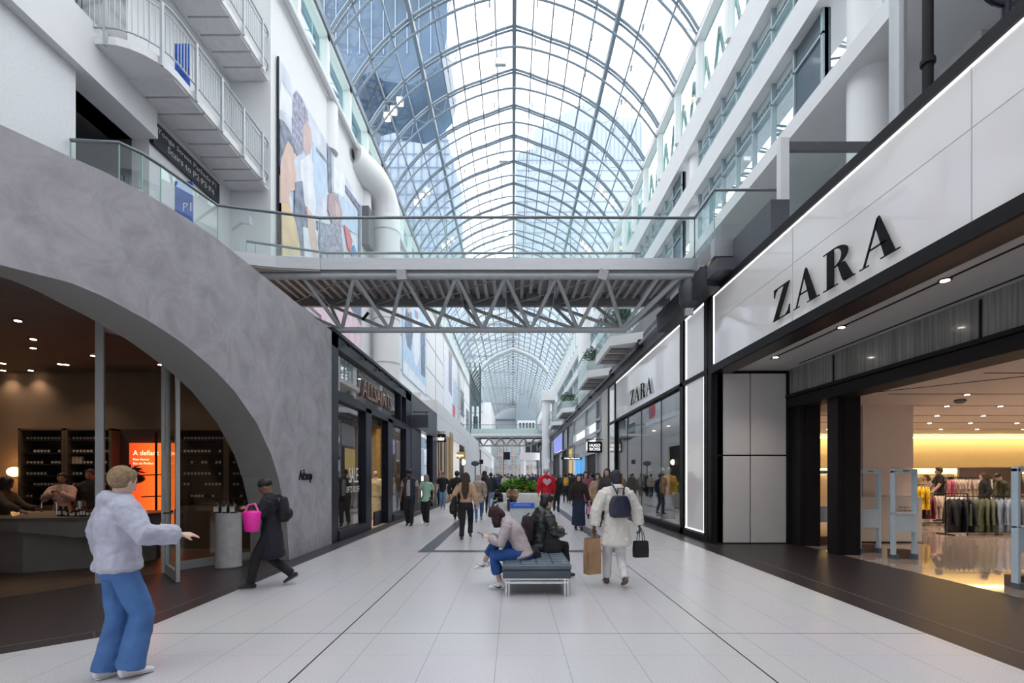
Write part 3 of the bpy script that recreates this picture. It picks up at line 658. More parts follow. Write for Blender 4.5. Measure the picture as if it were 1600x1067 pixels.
for j, x in enumerate((-8.0, -7.05)):
    Y = 8.35 if j == 0 else 8.6
    pts = [(x+.13, Y, .92), (x+.13, Y, 1.12)]+[(x+.13*math.cos(math.radians(k)), Y, 1.12+.1*math.sin(math.radians(k))) for k in range(0, 181, 20)]+[(x-.13, Y, 1.05)]
    MB().path(pts, .011, 8, side=(0, 1, 0)).build('tap', chrome, label=('tall arched silver tap at the open end of the counter', 'arched silver tap beside the glazing post on the counter')[j], cat='tap', group='arched taps', smooth=True)
rn = random.Random(5)
bm_ = MB(); bm_.lathe((0, 0, 0), [(.026, 0), (.027, .005), (.027, .085), (.012, .10), (.012, .13)], 10); bme = bm_.mesh('tester_bottle', amber, smooth=True)
lm_ = MB(); lm_.box(-.018, .018, -.029, -.027, .02, .07); lme = lm_.mesh('label', lab)
for k in range(22):
    x = -7.75+k*.052; p = (x, 8.15+abs(k-8)*.012+rn.uniform(0, .05), .92); o = link('tester_bottle', bme, loc=p, label='small dark tester bottle with pale label lined up on the counter', cat='bottle', group='tester bottles on the counter'); o.scale = (1, 1, rn.choice((.8, 1, 1.3))); link('label', lme, o)
m = MB(); m.lathe((-7.42, 8.3, .92), [(.055, 0), (.075, .2), (.07, .26), (.05, .265)], 16); m.build('glass_jug', glass('jug_glass', (.8, .75, .7), .2), label='clear glass jug standing among the bottles on the counter', cat='jug', smooth=True)
# back shelving
shf = M('shelf_wood', (.12, .085, .06), .55, stretch=(1, 1, 10)); shb = M('shelf_back', (.012, .010, .010), .7)
def shelving(x0, x1, lbl, rows, z1=2.66):
    r = empty('wall_shelf', ((x0+x1)/2, 10.95, 0), lbl, 'shelving', 'dark wall shelving')
    m = MB(); m.box(x0-.03, x0+.03, 10.72, 11.05, 0, z1); m.box(x1-.03, x1+.03, 10.72, 11.05, 0, z1); m.box(x0-.03, x1+.03, 10.72, 11.05, z1-.04, z1); m.build('frame', shf, r)
    m = MB(); m.box(x0+.03, x1-.03, 11.0, 11.05, .0, z1-.04); m.build('back_panel', shb, r)
    m = MB(); m.box(x0+.03, x1-.03, 10.74, 11.0, 0, .95); m.build('lower_cabinet', M('cabinet_brown', (.10, .075, .058), .5), r)
    for z in rows: m = MB(); m.box(x0+.03, x1-.03, 10.76, 11.0, z-.02, z); m.build('shelf_board', shb, r)
rows = [1.12, 1.38, 1.62, 1.87, 2.12, 2.41]
jar_m = MB(); jar_m.rbox(-.032, .032, 10.0-.032+.0-10, .032, 0, .085, .01); jme = jar_m.mesh('product_jar', M('dark_jar', (.03, .02, .016), .4))
jl = MB(); jl.box(-.026, .026, -.035, -.033, .02, .065); jlm = jl.mesh('label', M('jar_label', (.62, .55, .46), .6))
bx = MB(); bx.box(-.03, .03, -.03, .03, 0, .12); bxm = bx.mesh('product_box', M('cream_carton', (.55, .45, .36), .6))
cnt = 0
bays = [(-10.93, -9.97), (-9.9, -8.92), (-7.42, -6.38), (-6.32, -5.6)]
names = ('first bay of dark shelves, beside the glowing wall lamp', 'second bay of dark shelves, behind the glazing post', 'dark shelves between the orange poster and the arch', 'narrow dark shelves behind the pedestal, cut by the arch')
for (x0, x1), nm in zip(bays, names):
    shelving(x0, x1, nm, rows)
    for zi, z in enumerate(rows):
        x = x0+.1
        while x < x1-.08:
            if zi in (5,) or rn.random() < .82:
                o = link('product_jar', jme, loc=(x, 10.84, z), label='small dark jar with pale label standing in a row on the shop shelves', cat='jar', group='jars on the shop shelves')
                link('label', jlm, o); cnt += 1
            else: x += .08
            x += .078
for k in range(3):
    link('product_box', bxm, loc=(-9.8+k*.08, 10.82, 1.88), label='cream carton in the short trio on the second shelf bay', cat='box', group='cream cartons').scale = (1, 1, 1.3)
# oval wall lamp
p = PY(22, 737, 10.9); r = empty('wall_lamp', tuple(p), 'glowing oval amber wall lamp between counter and shelves', 'wall lamp')
m = MB(); m.ell(p, (.17, .06, .11), n=20); m.build('lamp_shade', lamp_mat('amber_glow', (1, .50, .16), 4.5), r, smooth=True); m = MB(); m.box(p.x-.05, p.x+.05, 10.9, 11.05, p.z-.05, p.z+.05); m.build('base', black, r)
l = bpy.data.lights.new('amber', 'POINT'); l.energy = 14; l.color = (1, .55, .22); l.shadow_soft_size = .1; lo = bpy.data.objects.new('glow', l); C.objects.link(lo); lo.parent = r; lo.location = (0, -.15, 0)
# orange poster
def grad(name, stops, strength=0):
    m = bpy.data.materials.new(name); m.use_nodes = True; n = m.node_tree; L = n.links; b = n.nodes['Principled BSDF']
    t = n.nodes.new('ShaderNodeTexCoord'); s = n.nodes.new('ShaderNodeSeparateXYZ'); L.new(t.outputs['Generated'], s.inputs[0]); r = n.nodes.new('ShaderNodeValToRGB')
    L.new(s.outputs[0], r.inputs[0]); e = r.color_ramp.elements
    e[0].position = stops[0][0]; e[0].color = stops[0][1]+(1,); e[1].position = stops[-1][0]; e[1].color = stops[-1][1]+(1,)
    for p, c in stops[1:-1]: q = e.new(p); q.color = c+(1,)
    L.new(r.outputs[0], b.inputs['Base Color']); L.new(r.outputs[0], b.inputs['Emission Color']); b.inputs['Emission Strength'].default_value = strength; return m
px0, px1 = PY(202, 692, 10.85), PY(285, 838, 10.85)
r = empty('lightbox_poster', (px0.x, 10.85, px1.z), 'backlit orange poster with pale lettering behind the glass door', 'poster')
m = MB(); m.box(px0.x, px1.x, 10.85, 10.95, px1.z, px0.z); m.build('backlit_panel', grad('orange_print', [(0, (.75, .045, .01)), (.4, (.9, .11, .015)), (1, (1, .17, .02))], .95), r)
m = MB(); m.box(-8.9, -7.42, 10.95, 11.05, 0, 2.66); m.build('frame', dkwood, r)
lt = lamp_mat('poster_letter', (1, .62, .4), 1.3)
text('A defiant bloom', (px0.x+.09, 10.845, 2.07), 1.02, .11, 'F', lt, 'headline', parent=r, depth=.002)
text('New Aurner', (px0.x+.09, 10.845, 1.955), .36, .05, 'F', lt, 'caption', parent=r, depth=.002)
text('Eau de Parfum', (px0.x+.09, 10.845, 1.865), .46, .05, 'F', lt, 'caption', parent=r, depth=.002)
# black display rack with dried flowers in front of the poster
r = empty('flower_stand', (-7.6, 9.9, 0), 'black pole stand with dark dried blossom in front of the orange poster', 'stand')
X = (244-801)*9.9/756
m = MB(); m.tube((X, 9.9, 0), (X, 9.9, 2.5), .022); m.lathe((X, 9.9, 0), [(.2, 0), (.2, .02)], 16); m.build('pole', black, r)
m = MB(); [m.tube((X-.3, 9.9, z), (X+.3, 9.9, z+.02), .012) for z in (.85, 1.18, 1.62)]; m.build('arm', black, r)
m = MB(); c = Vector((X-.55, 9.9, 1.65)); m.ell(c+Vector((0, 0, -.1)), (.3, .2, .12))
for k in range(26):
    a = rn.uniform(0, 6.28); e = rn.uniform(-.2, 1.2); q = c+Vector((math.cos(a)*math.cos(e)*.34, math.sin(a)*.15, math.sin(e)*.22)); m.loft([c, (c+q)/2+Vector((0, 0, .05)), q], [.01, .02, .004], n=5)
m.build('blossom', M('dark_blossom', (.04, .02, .015), .6), r)

# ================= ALLSAINTS-LIKE SHOPFRONT =================
def sfy(x): return 3251/(801-x)
X0 = -4.30
r = empty('dark_shopfront', (X0, 15.5, 0), 'dark navy framed shopfront with lettered glass header beside the plaster wall', 'shopfront')
F = MB()
def col_(y0, y1, z0=0, z1=5.05, x0=-4.5, x1=-4.27, mb=None): (mb or F).box(x0, x1, y0, y1, z0, z1)
col_(11.42, 11.86); col_(14.1, 14.65, 0, 3.6); col_(16.6, 17.25, 0, 3.6); col_(19.4, 20.3)
F.box(-4.5, -4.27, 11.86, 19.4, 3.48, 3.70); F.box(-4.5, -4.27, 11.42, 20.3, 4.72, 5.08)
F.box(-4.5, -4.24, 11.86, 14.1, .0, .24); F.box(-4.5, -4.24, 17.25, 19.4, .0, .24); F.box(-4.62, -4.22, 11.42, 20.3, 5.03, 5.12)
F.box(-4.5, -4.27, 18.5, 18.6, 3.7, 4.72)
F.build('frame', navy, r)
m = MB(); [m.tube((-4.22, 12.4+k*1.45, 4.98), (-4.16, 12.4+k*1.45, 4.94), .05) for k in range(6)]; m.build('fixing', black, r)
for y0, y1, z0, z1, nm in ((11.86, 14.1, .24, 3.5, 'display_pane'), (17.25, 19.4, .24, 3.5, 'display_pane'), (11.86, 19.4, 3.68, 4.74, 'header_pane')):
    m = MB(); m.box(-4.40, -4.39, y0, y1, z0, z1); m.build(nm, g_shop, r)
dr2 = MB(); dr2.box(-4.55, -4.5, 14.65, 16.6, .45, .46); 
m = MB(); m.box(-4.9, -4.5, 14.66, 16.5, 3.3, 3.48); m.build('door_reveal', navy, r)
m = MB(); m.box(-4.48, -4.43, 15.55, 16.6, 0, .45); m.build('kick_panel', navy, r)
text('ALLSAINTS', (-4.385, sfy(569), 3.93), sfy(614)-sfy(569), .50, 'L', M('bronze_letter', (.30, .20, .17), .4, metal=.2), 'letter_row', parent=r, depth=.05)
# interior
mint = M('shop_dark', (.30, .24, .17), .7)
m = MB(); m.box(-9.5, -4.3, 11.42, 11.5, 0, 4.8); m.box(-9.5, -9.4, 11.4, 27, 0, 4.8); m.box(-9.5, -4.5, 20.2, 20.4, 0, 4.8); S(m, 'wall_shop_middle', mint)
m = MB(); m.box(-9.5, -4.3, 11.42, 27, -.3, 0.0); S(m, 'floor_shop_middle', M('shop_floor', (.35, .28, .22), .4))
m = MB(); m.box(-9.5, -4.5, 11.42, 27, 4.8, 4.95); m.box(-8.5, -4.3, 11.42, 27.1, 4.95, 5.0); S(m, 'ceiling_shop_middle', M('shop_ceiling', (.62, .46, .38), .7))
m = MB(); m.box(-5.9, -5.8, 11.5, 15.2, 0, 3.6); m.box(-5.9, -5.0, 15.1, 15.2, 0, 3.6); S(m, 'wall_shop_middle_partition', M('shop_grid_wall', (.07, .065, .06), .5))
m = MB()
for y in (18.6, 19.1, 19.6): m.box(-5.25, -5.1, y, y+.3, 0, 3.4)
m.build('gilded_screen', M('gold_panel', (.62, .42, .14), .35, metal=.4, var=.3, scale=4), label='gilded vertical panels behind the second display window', cat='display panel')
for j, (y, z) in enumerate(((12.4, 4.75), (14.0, 4.75), (15.6, 4.75), (17.2, 4.75), (18.8, 4.75))):
    dlight((-6.6, y, z), 110, (1, .8, .6), .06, 'warm ceiling lamp seen through the lettered glass header', 'lamps behind the glass header')
for j, y in enumerate((12.6, 13.6, 15.8, 17.6, 18.9)):
    dlight((-5.0, y, 4.79), 120, (1, .82, .62), .05, 'warm ceiling lamp just behind the dark navy frame', 'lamps behind the navy frame')
m = MB()
for k in range(7): m.obox((-4.8, 12.4+k*.9, 4.05+.08*(k % 2)), (.10, .14, .10), .4)
m.build('stage_lamp_row', black, label='row of small dark stage lamps hanging behind the glass header', cat='lamp')
text('SALE', (-4.375, 12.95, 1.42), .75, .42, 'L', M('sale_print', (.85, .85, .85), .6), 'sale_sticker', depth=.002, label='white SALE lettering on the first display window', cat='lettering')
text('UP TO 50% OFF', (-4.375, 12.75, 1.16), 1.05, .17, 'L', M('sale_print', (.85, .85, .85), .6), 'sale_sticker', depth=.002, label='white UP TO 50% OFF line on the first display window', cat='lettering')
# next dark shop
r = empty('dark_shopfront', (X0, 23.6, 0), 'narrow dark shopfront with deep black header past the lettered one', 'shopfront')
m = MB(); m.box(-4.6, -4.26, 20.35, 27.2, 3.75, 5.12); m.build('header', M('dark_grey_panel', (.05, .055, .07), .4, var=.1), r)
m = MB(); m.box(-4.6, -4.26, 20.35, 20.9, 0, 3.75); m.box(-4.6, -4.26, 25.8, 27.2, 0, 3.75); m.box(-4.7, -4.4, 21.2, 23.3, 0, 3.75); m.build('frame', navy, r)
m = MB(); m.box(-4.45, -4.42, 23.3, 25.8, 0.1, 3.75); m.build('pane', g_shop, r)
def blade(name, lbl, x0, x1, y0, y1, Y, mat, body=None, bmat=None, rod=True, wall=-4.3):
    a, b = PY(x0, y0, Y), PY(x1, y1, Y); r = empty(name, ((a.x+b.x)/2, Y, b.z), lbl, 'sign')
    m = MB(); m.box(a.x, b.x, Y, Y+.12, b.z, a.z); m.build('panel', mat, r)
    if body: 
        lines = body if isinstance(body, list) else [body]
        for i, tx in enumerate(lines):
            h = (a.z-b.z)*.62/len(lines); z = b.z+(a.z-b.z)*(.19+(len(lines)-1-i)*(.70/len(lines)))
            text(tx, (a.x+(b.x-a.x)*.14, Y-.005, z), (b.x-a.x)*.72, h*.82, 'F', bmat, 'lettering', parent=r, depth=.004)
    if rod: m = MB(); m.tube((wall, Y+.06, a.z+.12), (b.x if wall < 0 else a.x, Y+.06, a.z+.12), .02); m.tube((a.x+.1, Y+.06, a.z), (a.x+.1, Y+.06, a.z+.12), .012); m.tube((b.x-.1, Y+.06, a.z), (b.x-.1, Y+.06, a.z+.12), .012); m.build('bracket', black, r)
    return r
wl_ = lamp_mat('white_glow_letter', (1, 1, 1), 1.2)
blade('blade_sign', 'plain dark rectangular sign on a rod outside the lettered shopfront', 639, 669, 648, 668, 20.6, M('dark_grey_panel', (.05, .055, .07), .4))
blade('blade_sign', 'small black square sign with white mark before the wooden shopfront', 682, 696, 678, 690.5, 27.6, black, 'maison', wl_)
# wooden shop
wood = M('pale_wood', (.50, .36, .24), .5, stretch=(6, 6, .5), var=.2); gold = M('gold_metal', (.55, .36, .12), .3, metal=.6)
r = empty('wooden_shopfront', (X0, 31, 0), 'pale wooden shopfront with thin black slats and golden post', 'shopfront')
m = MB(); m.box(-4.8, -4.3, 27.3, 32.5, 0, 4.2); m.build('wood_panel', wood, r)
m = MB(); [m.box(-4.3, -4.27, y, y+.1, .9, 4.0) for y in (28, 28.8, 29.2, 30.4, 31.1)]; m.build('slat', black, r)
m = MB(); m.box(-4.5, -4.2, 32.6, 34.2, 0, 4.6); m.build('post', gold, r)
m = MB(); m.box(-4.7, -4.25, 27.25, 34.25, 4.2, 5.1); m.build('header', white, r)
r = empty('pale_shopfront', (X0, 45, 0), 'pale grey shopfront with dark doorway past the golden post', 'shopfront')
m = MB(); m.box(-4.7, -4.25, 34.3, 46, 4.2, 5.1); m.build('header', white, r)
m = MB(); m.box(-4.9, -4.4, 34.3, 40, 0, 4.2); m.build('display', M('pale_display', (.5, .5, .48), .4, emit=.25, ecol=(1, .95, .85)), r)
m = MB(); m.box(-4.6, -4.35, 40, 43, 0, 4.2); m.build('doorway', black, r)
m = MB(); m.box(-4.9, -4.2, 43, 62, 0, 4.6); m.box(-4.9, -4.2, 46, 61.5, 4.6, 5.1); m.build('pilaster', white, r)
blade('blade_sign', 'golden sign with white lettering hanging past the golden post', 706, 727, 706, 716.5, 38, gold, 'boulangerie', wl_)
m = MB(); m.ell(PY(723, 722, 42), (.25, .25, .25)); m.build('globe_lamp', lamp_mat('globe_glow', (1, .85, .6), 3), smooth=True, label='small glowing globe lamp beside the golden sign', cat='lamp')
a = PY(742.5, 724, 48); m = MB(); m.ell(a, (.42, .06, .26), n=20); r = empty('oval_sign', (a.x, a.y, 0), 'dark oval sign on a slim post along the left shopfronts', 'sign')
m.build('panel', M('dark_grey_panel', (.05, .055, .07), .4), r, smooth=True); m = MB(); m.tube((a.x, a.y, 0), (a.x, a.y, a.z), .05); m.build('post', black, r)
blade('blade_sign', 'small black box sign just past the dark oval sign', 749, 755, 718, 725, 52, black, rod=False)
# far shopfront rows
for k, y in enumerate((66, 75, 84, 93, 102)):
    r = empty('distant_shopfront', (-4.4, y, 0), 'distant pale left-side shopfront number %d past the far footbridge' % (k+1), 'shopfront', 'distant shopfronts'); r['label'] = ('white shopfront directly past the far footbridge on the oval sign side', 'pale shopfront second past the far footbridge on the oval sign side', 'shopfront in the middle of the far left row', 'second to last shopfront of the far left row', 'last shopfront of the far left row')[k]
    m = MB(); m.box(-5.0, -4.3, y, y+8.9, 0, 5.1); m.build('wall', white, r); m = MB(); m.box(-4.3, -4.25, y+1, y+8, 0, 3.2); m.build('window', M(('shop_glow_a', 'shop_glow_b')[k % 2], ((.35, .30, .28), (.15, .2, .3))[k % 2], .4, emit=.3), r)
m = MB(); m.box(-7.6, -4.25, 27.2, 110, 5.12, 5.9); m.box(-7.6, -5.2, 27.2, 110, 5.9, 6.3); S(m, 'trim_left_fascia', white)
# elevator tower left
r = empty('lift_tower', (-6.2, 66, 0), 'dark steel lift tower against the left wall beyond the round duct', 'lift')
XX = [PY(733, 600, 62).x, PY(748, 600, 62).x]
m = MB()
for x in (XX[0], (XX[0]+XX[1])/2, XX[1]):
    for y in (63.5, 65.4): m.box(x-.07, x+.07, y-.07, y+.07, 0, 16.5)
z = 1.5
while z < 16.5: m.bar((XX[0], 63.5, z), (XX[1], 63.5, z), .07, .07); m.bar((XX[1], 63.5, z), (XX[1], 65.4, z), .07, .07); z += 1.2
m.build('steel_frame', M('dark_steel', (.08, .10, .12), .5), r)
m = MB(); m.box(XX[0]+.1, XX[1]-.1, 63.7, 65.2, 11, 15.5); m.box(XX[0]+.4, XX[1]-.3, 63.7, 65.2, 7.5, 9.5); m.build('lift_car', M('dark_steel2', (.10, .12, .15), .4), r)
m = MB(); m.box(XX[0], XX[1], 63.3, 63.35, 2, 16); m.build('pane', g_side, r)
# ================= RIGHT SHOPFRONT WITH LIGHTBOX FASCIA =================
FX = 4.75
def ry(x): return 3591/(x-801)
r = empty('lightbox_fascia', (FX, 7, 4.2), 'large backlit white fascia with big black serif letters above the wide entrance', 'fascia')
m = MB(); m.box(FX, FX+.12, -2, 11.48, 4.2, 5.88); m.build('white_panel', lightbox, r)
m = MB(); m.box(FX-.01, FX, -2, 11.42, 5.83, 5.852); m.box(FX-.01, FX, 11.40, 11.43, 4.26, 5.85); m.build('light_strip', led, r)
m = MB(); m.box(FX-.03, FX+.3, -2, 11.72, 5.87, 6.02); m.box(FX-.04, FX+.02, -2, 11.5, 4.04, 4.215); m.box(FX-.03, FX+.25, 11.5, 11.72, 0, 6.1); m.build('frame', black, r)
m = MB(); m.box(FX+.02, FX+.42, -2, 11.5, 4.04, 4.17); m.build('lower_beam', M('dark_brown_metal', (.022, .010, .010), .35), r)
m = MB(); [m.box(FX-.004, FX, y, y+.012, 4.22, 5.84) for y in (2.3, 5.0, 8.2)]; m.box(FX-.004, FX, -2, 11.4, 5.2, 5.206); m.build('joint', M('panel_seam', (.5, .5, .5), .5), r)
didone('ZARA', (FX-.045, ry(1212)-.0, 4.37), ry(1212)-ry(1413), .56, 'R', M('letter_black', (.008, .008, .008), .7, spec=.15), r)
# entrance recess: soffit, panels, transom
m = MB(); m.box(FX+.42, 6.7, -2, 11.55, 4.12, 4.2); S(m, 'ceiling_entrance', M('white_soffit', (.55, .54, .54), .6, var=.02))
m = MB(); m.box(5.52, 5.56, -1, 10.4, 4.112, 4.122); m.box(6.38, 6.42, -1, 10.8, 4.112, 4.122); S(m, 'trim_light_slot', black)
for j, y in enumerate((10.2, 8.15, 6.2, 4.2)):
    dlight((5.54, y, 4.118), 60, (1, .86, .72), .05, 'bright downlight in the black slot of the entrance soffit, '+('closest to the white panels', 'second from the white panels', 'third from the white panels', 'last before the photo edge')[j], 'entrance soffit downlights', mat=warmw)
pan = M('white_wall_panel', (.56, .55, .55), .5, var=.02)
r = empty('panelled_wall', (5.7, 11.5, 0), 'four white panels with dark joints closing the end of the entrance recess', 'panelling')
m = MB(); m.box(4.85, 6.58, 11.55, 11.62, 0, 4.12); m.build('backing', black, r)
for x0, x1 in ((4.86, 5.64), (5.665, 6.5)):
    for z0, z1 in ((.02, 2.08), (2.11, 4.04)):
        m = MB(); m.rbox(x0, x1, 11.5, 11.55, z0, z1, .008); m.build('panel', pan, r)
r = empty('entrance_portal', (6.7, 7, 0), 'black framed entrance portal with glass transom and square black posts', 'entrance')
m = MB(); m.box(6.55, 6.62, -2, 11.5, 3.5, 4.12); m.build('transom_panel', M('grey_ribbed_glass', (.20, .205, .195), .2, var=.3, scale=4, stretch=(1, 6, .15), coat=.4), r)
m = MB(); m.box(6.5, 7.035, -2, 11.52, 3.22, 3.43); m.box(6.48, 6.6, -2, 11.55, 3.45, 3.52); m.box(6.5, 6.6, 11.45, 11.55, 0, 4.07); m.box(6.53, 6.64, 9.85, 9.88, 3.5, 4.07); m.box(6.53, 6.64, 6.75, 6.78, 3.5, 4.07); m.build('beam', black, r)
for y0, y1 in ((9.82, 10.15), (11.1, 11.5), (3.0, 3.4)):
    m = MB(); m.box(6.6, 7.06, y0, y1, 0, 3.25); m.box(6.72, 6.9, y0-.015, y0, 0, 3.25); m.build('post', black, r)
# ---- store interior
zfl = M('glossy_store_floor', (.36, .30, .26), .035, var=.06, scale=2, spec=.9)
m = MB(); m.prism([(6.7, -2), (27, -2), (27, 22.2), (4.9, 22.2), (4.9, 11.6), (6.7, 11.6)], -.3, 0); S(m, 'floor_store', zfl)
zce = M('store_ceiling', (.66, .60, .58), .7, var=.02)
m = MB(); m.prism([(7.04, -2), (27, -2), (27, 22.2), (4.95, 22.2), (4.95, 11.62), (7.04, 11.62)], 3.44, 3.6); S(m, 'ceiling_store', zce)
m = MB(); m.prism([(6.62, -2), (27, -2), (27, 22.2), (4.95, 22.2), (4.95, 11.62), (6.62, 11.62)], 4.2, 4.3); S(m, 'ceiling_store_roof', zce)
m = MB(); m.box(4.9, 27, 22, 22.2, 0, 4.2); S(m, 'wall_store_back', M('warm_white_wall', (.72, .60, .42), .6, var=.02))
m = MB(); m.box(26.8, 27, -2, 22, 0, 4.2); m.box(7.1, 27, -2.2, -2, 0, 4.2); S(m, 'wall_store_side', M('warm_white_wall2', (.6, .5, .42), .6, var=.02))
m = MB(); m.box(4.85, 7.1, 11.62, 11.66, 3.6, 4.2); S(m, 'wall_store_bulkhead', zce)
m = MB()
for y in (6.0, 8.6, 10.8, 12.6, 14.6, 16.6, 18.8): m.box(8.4, 25, y, y+.035, 3.432, 3.442)
m.bar((7.3, 11.3, 3.437), (12.5, 5.4, 3.437), .035, .01); S(m, 'trim_store_slot', black)
k = 0
for y in (6.0, 8.6, 10.8, 12.6, 14.6, 16.6, 18.8):
    for x in (9.4, 10.8, 12.2, 13.6, 15.0, 16.6, 18.0, 19.8, 21.5):
        if y < 7 and x > 13: continue
        k += 1
        dlight((x+(y*1.7) % 1.1, y+.017, 3.435), 190, (1, .80, .64), .05, 'small bright downlight set in a black slot of the store ceiling', 'store ceiling downlights', mat=warmw, beam=k % 2 == 0)
a = cz(1500, 624, 3.44); m = MB(); m.ell((a[0], a[1], 3.40), (.12, .12, .07), n=16); m.build('smoke_detector', M('grey_dome', (.15, .15, .16), .4), smooth=True, label='grey dome camera on the store ceiling near the slots', cat='ceiling camera')
# cove: warm strip washing the back wall
m = MB(); m.box(7.5, 26.8, 21.55, 21.62, 3.30, 3.36); m.build('cove_light', lamp_mat('cove_glow', (1, .74, .30), 11), kind='structure')
m = MB(); m.box(7.5, 26.8, 21.4, 22, 1.95, 2.0); m.build('trim_store_pelmet', pan, kind='structure')
m = MB(); m.box(7.5, 26.8, 21.9, 21.95, 1.82, 1.9); m.build('shelf_light', lamp_mat('shelf_glow', (1, .80, .48), 8), kind='structure')
# pillar, blocks
m = MB(); m.box(9.05, 10.35, 12.5, 13.9, 0, 3.44); m.build('pillar', M('store_pillar', (.66, .61, .59), .6, var=.02), kind='structure')
m = MB(); m.rbox(7.9, 8.9, 15.5, 16.5, 0, 2.5, .01); m.build('display_block', pan, label='plain white block standing inside the store behind the black posts', cat='display block')
a, b = PY(1392, 776, 11.6), PY(1441, 846, 11.6)
r = empty('counter_plinth', ((a.x+b.x)/2, 11.9, 0), 'white plinth with small dark lettering behind the security gate at the pillar', 'plinth')
m = MB(); m.rbox(a.x-.9, b.x, 11.6, 12.4, 0.03, a.z, .01); m.build('body', pan, r); m = MB(); m.box(a.x-.85, b.x-.05, 11.65, 12.35, 0, .03); m.build('base', black, r)
for k, (t, w_) in enumerate((('Bring it back', .42), ('to be recycled', .46), ('or donated', .34))): text(t, (b.x-.55, 11.595, a.z-.28-k*.075), w_, .05, 'F', black, 'lettering', parent=r, depth=.002)
# security gates
gm = M('pale_blue_gate', (.50, .64, .76), .35, var=.04)
for j, (x, y) in enumerate(((7.33, 9.35), (7.13, 11.4), (7.22, 10.12), (7.12, 6.87))):
    W = .46; r = empty('security_gate', (x+W/2, y, 0), 'pale blue security gate '+('standing clear in front of the white plinth', 'between the two black entrance posts', 'half hidden just past the wider black post', 'cut by the photo edge at the racks')[j], 'security gate', 'pale blue security gates')
    m = MB(); m.rbox(x, x+.05, y-.05, y+.05, .08, 1.72, .012); m.rbox(x+W-.05, x+W, y-.05, y+.05, .10, 1.72, .012); m.rbox(x, x+W, y-.05, y+.05, 1.66, 1.74, .012); m.rbox(x, x+W, y-.05, y+.05, .86, .90, .01); m.build('frame', gm, r)
    m = MB(); m.rbox(x+.01, x+W-.01, y-.04, y+.04, .52, .88, .01); m.build('panel', gm, r)
    m = MB(); m.box(x+.17, x+.29, y-.055, y-.05, 1.695, 1.71); m.build('indicator', navy, r)
    m = MB(); m.box(x+.02, x+.1, y-.06, y+.06, 0, .09); m.box(x+W-.07, x+W, y-.06, y+.06, 0, .1); m.build('foot', M('gate_foot', (.1, .14, .18), .4), r)
    m = MB(); m.box(x+.08, x+W-.05, y+.06, y+.22, 0, .17); m.build('cover_box', M('brown_cover', (.16, .09, .07), .6), r)
# garments
def garment_mesh(kind, wd=.46, ht=.72):
    m = MB(); n = 10
    m.loft([(0, 0, 0), (0, 0, -.05), (0, 0, -.14), (0, 0, -ht*.6), (0, 0, -ht)], [(.05, .03), (wd*.36, .05), (wd*.5, .065), (wd*.47, .055), (wd*.53, .07)], side=(1, 0, 0), n=12, rnd=False)
    for s in (-1, 1): m.loft([(s*wd*.38, 0, -.09), (s*wd*.58, 0, -.3), (s*wd*.66, .0, -ht*(.82 if kind else .48))], [(.055, .045), (.05, .04), (.045, .035)], side=(1, 0, 0), n=8, rnd=False)
    return m
gme = [remesh(garment_mesh(k), 'garment', white, .03, 2, disp=.05, dscale=.09) for k in (0, 1)]
hk = MB(); hk.tube((0, 0, 0), (0, 0, .06), .006, 5); hk.loft([(-.17, 0, -.07), (0, 0, 0), (.17, 0, -.07)], [.01, .012, .01], n=6); hme = hk.mesh('hanger', black)
def garment(loc, rz, mat, k, lbl, grp, sc_=1):
    me = gme[k]; o = link('garment', me, loc=loc, label=lbl, cat='garment', group=grp); o.rotation_euler.z = rz; o.scale = (sc_, 1, sc_)
    o.material_slots[0].link = 'OBJECT'; o.material_slots[0].material = mat; h = link('hanger', hme, o); return o
def cloth(nm, c): return M('cloth_'+nm, c, .85, var=.2, scale=9, bump=.4)
CB = {'cream': (.55, .46, .40), 'white': (.62, .58, .56), 'navy': (.012, .014, .024), 'red': (.28, .03, .05), 'olive': (.10, .12, .07), 'denim': (.22, .28, .38), 'grey': (.22, .22, .24), 'black': (.02, .02, .022), 'yellow': (.75, .52, .02), 'pink': (.55, .18, .25), 'maroon': (.22, .06, .08)}
def rack(x0, x1, y, z, lbl, seq, where, ang=0, thick=.022):
    r = empty('clothes_rack', ((x0+x1)/2, y, 0), lbl, 'clothes rack'); m = MB()
    m.tube((x0, y, z), (x1, y, z), thick*.7)
    for x in (x0, x1): m.tube((x, y, 0), (x, y, z), thick*.7); m.box(x-.02, x+.02, y-.28, y+.28, 0, .03)
    m.build('rail_frame', black, r); m = MB(); m.box(x0, x1, y-.03, y+.03, .05, .08); m.build('lower_bar', black, r)
    x = x0+.12
    for nm, cnt, k in seq:
        for q in range(cnt):
            if x > x1-.06: break
            garment((x, y, z-.07), math.radians(52+rn.uniform(-26, 20)), cloth(nm, CB[nm]), k, '%s garment hanging on the %s' % (nm, where), '%s garments on the %s' % (nm, where), 1.25 if 'jackets' in where else 1.05); x += .13 if 'jackets' in where else .1
a = PY(1448, 780, 14.2); rack(13.3, 14.95, 15.9, 1.03, 'low black clothes rack with dark and cream garments near the plinth', [('black', 2, 1), ('maroon', 3, 1), ('cream', 6, 0), ('white', 4, 0)], 'low rack near the plinth')
rack(11.9, 14.3, 13.3, 1.05, 'low black clothes rack with navy, olive and denim jackets', [('navy', 5, 1), ('olive', 5, 1), ('denim', 4, 1), ('grey', 4, 1), ('denim', 3, 1), ('white', 6, 0)], 'low rack of jackets')
rack(16.3, 18.3, 18.2, 1.55, 'tall black clothes rack before the lit back wall', [('pink', 2, 0), ('cream', 9, 0), ('white', 6, 0), ('black', 3, 0), ('cream', 6, 0)], 'tall rack before the back wall')
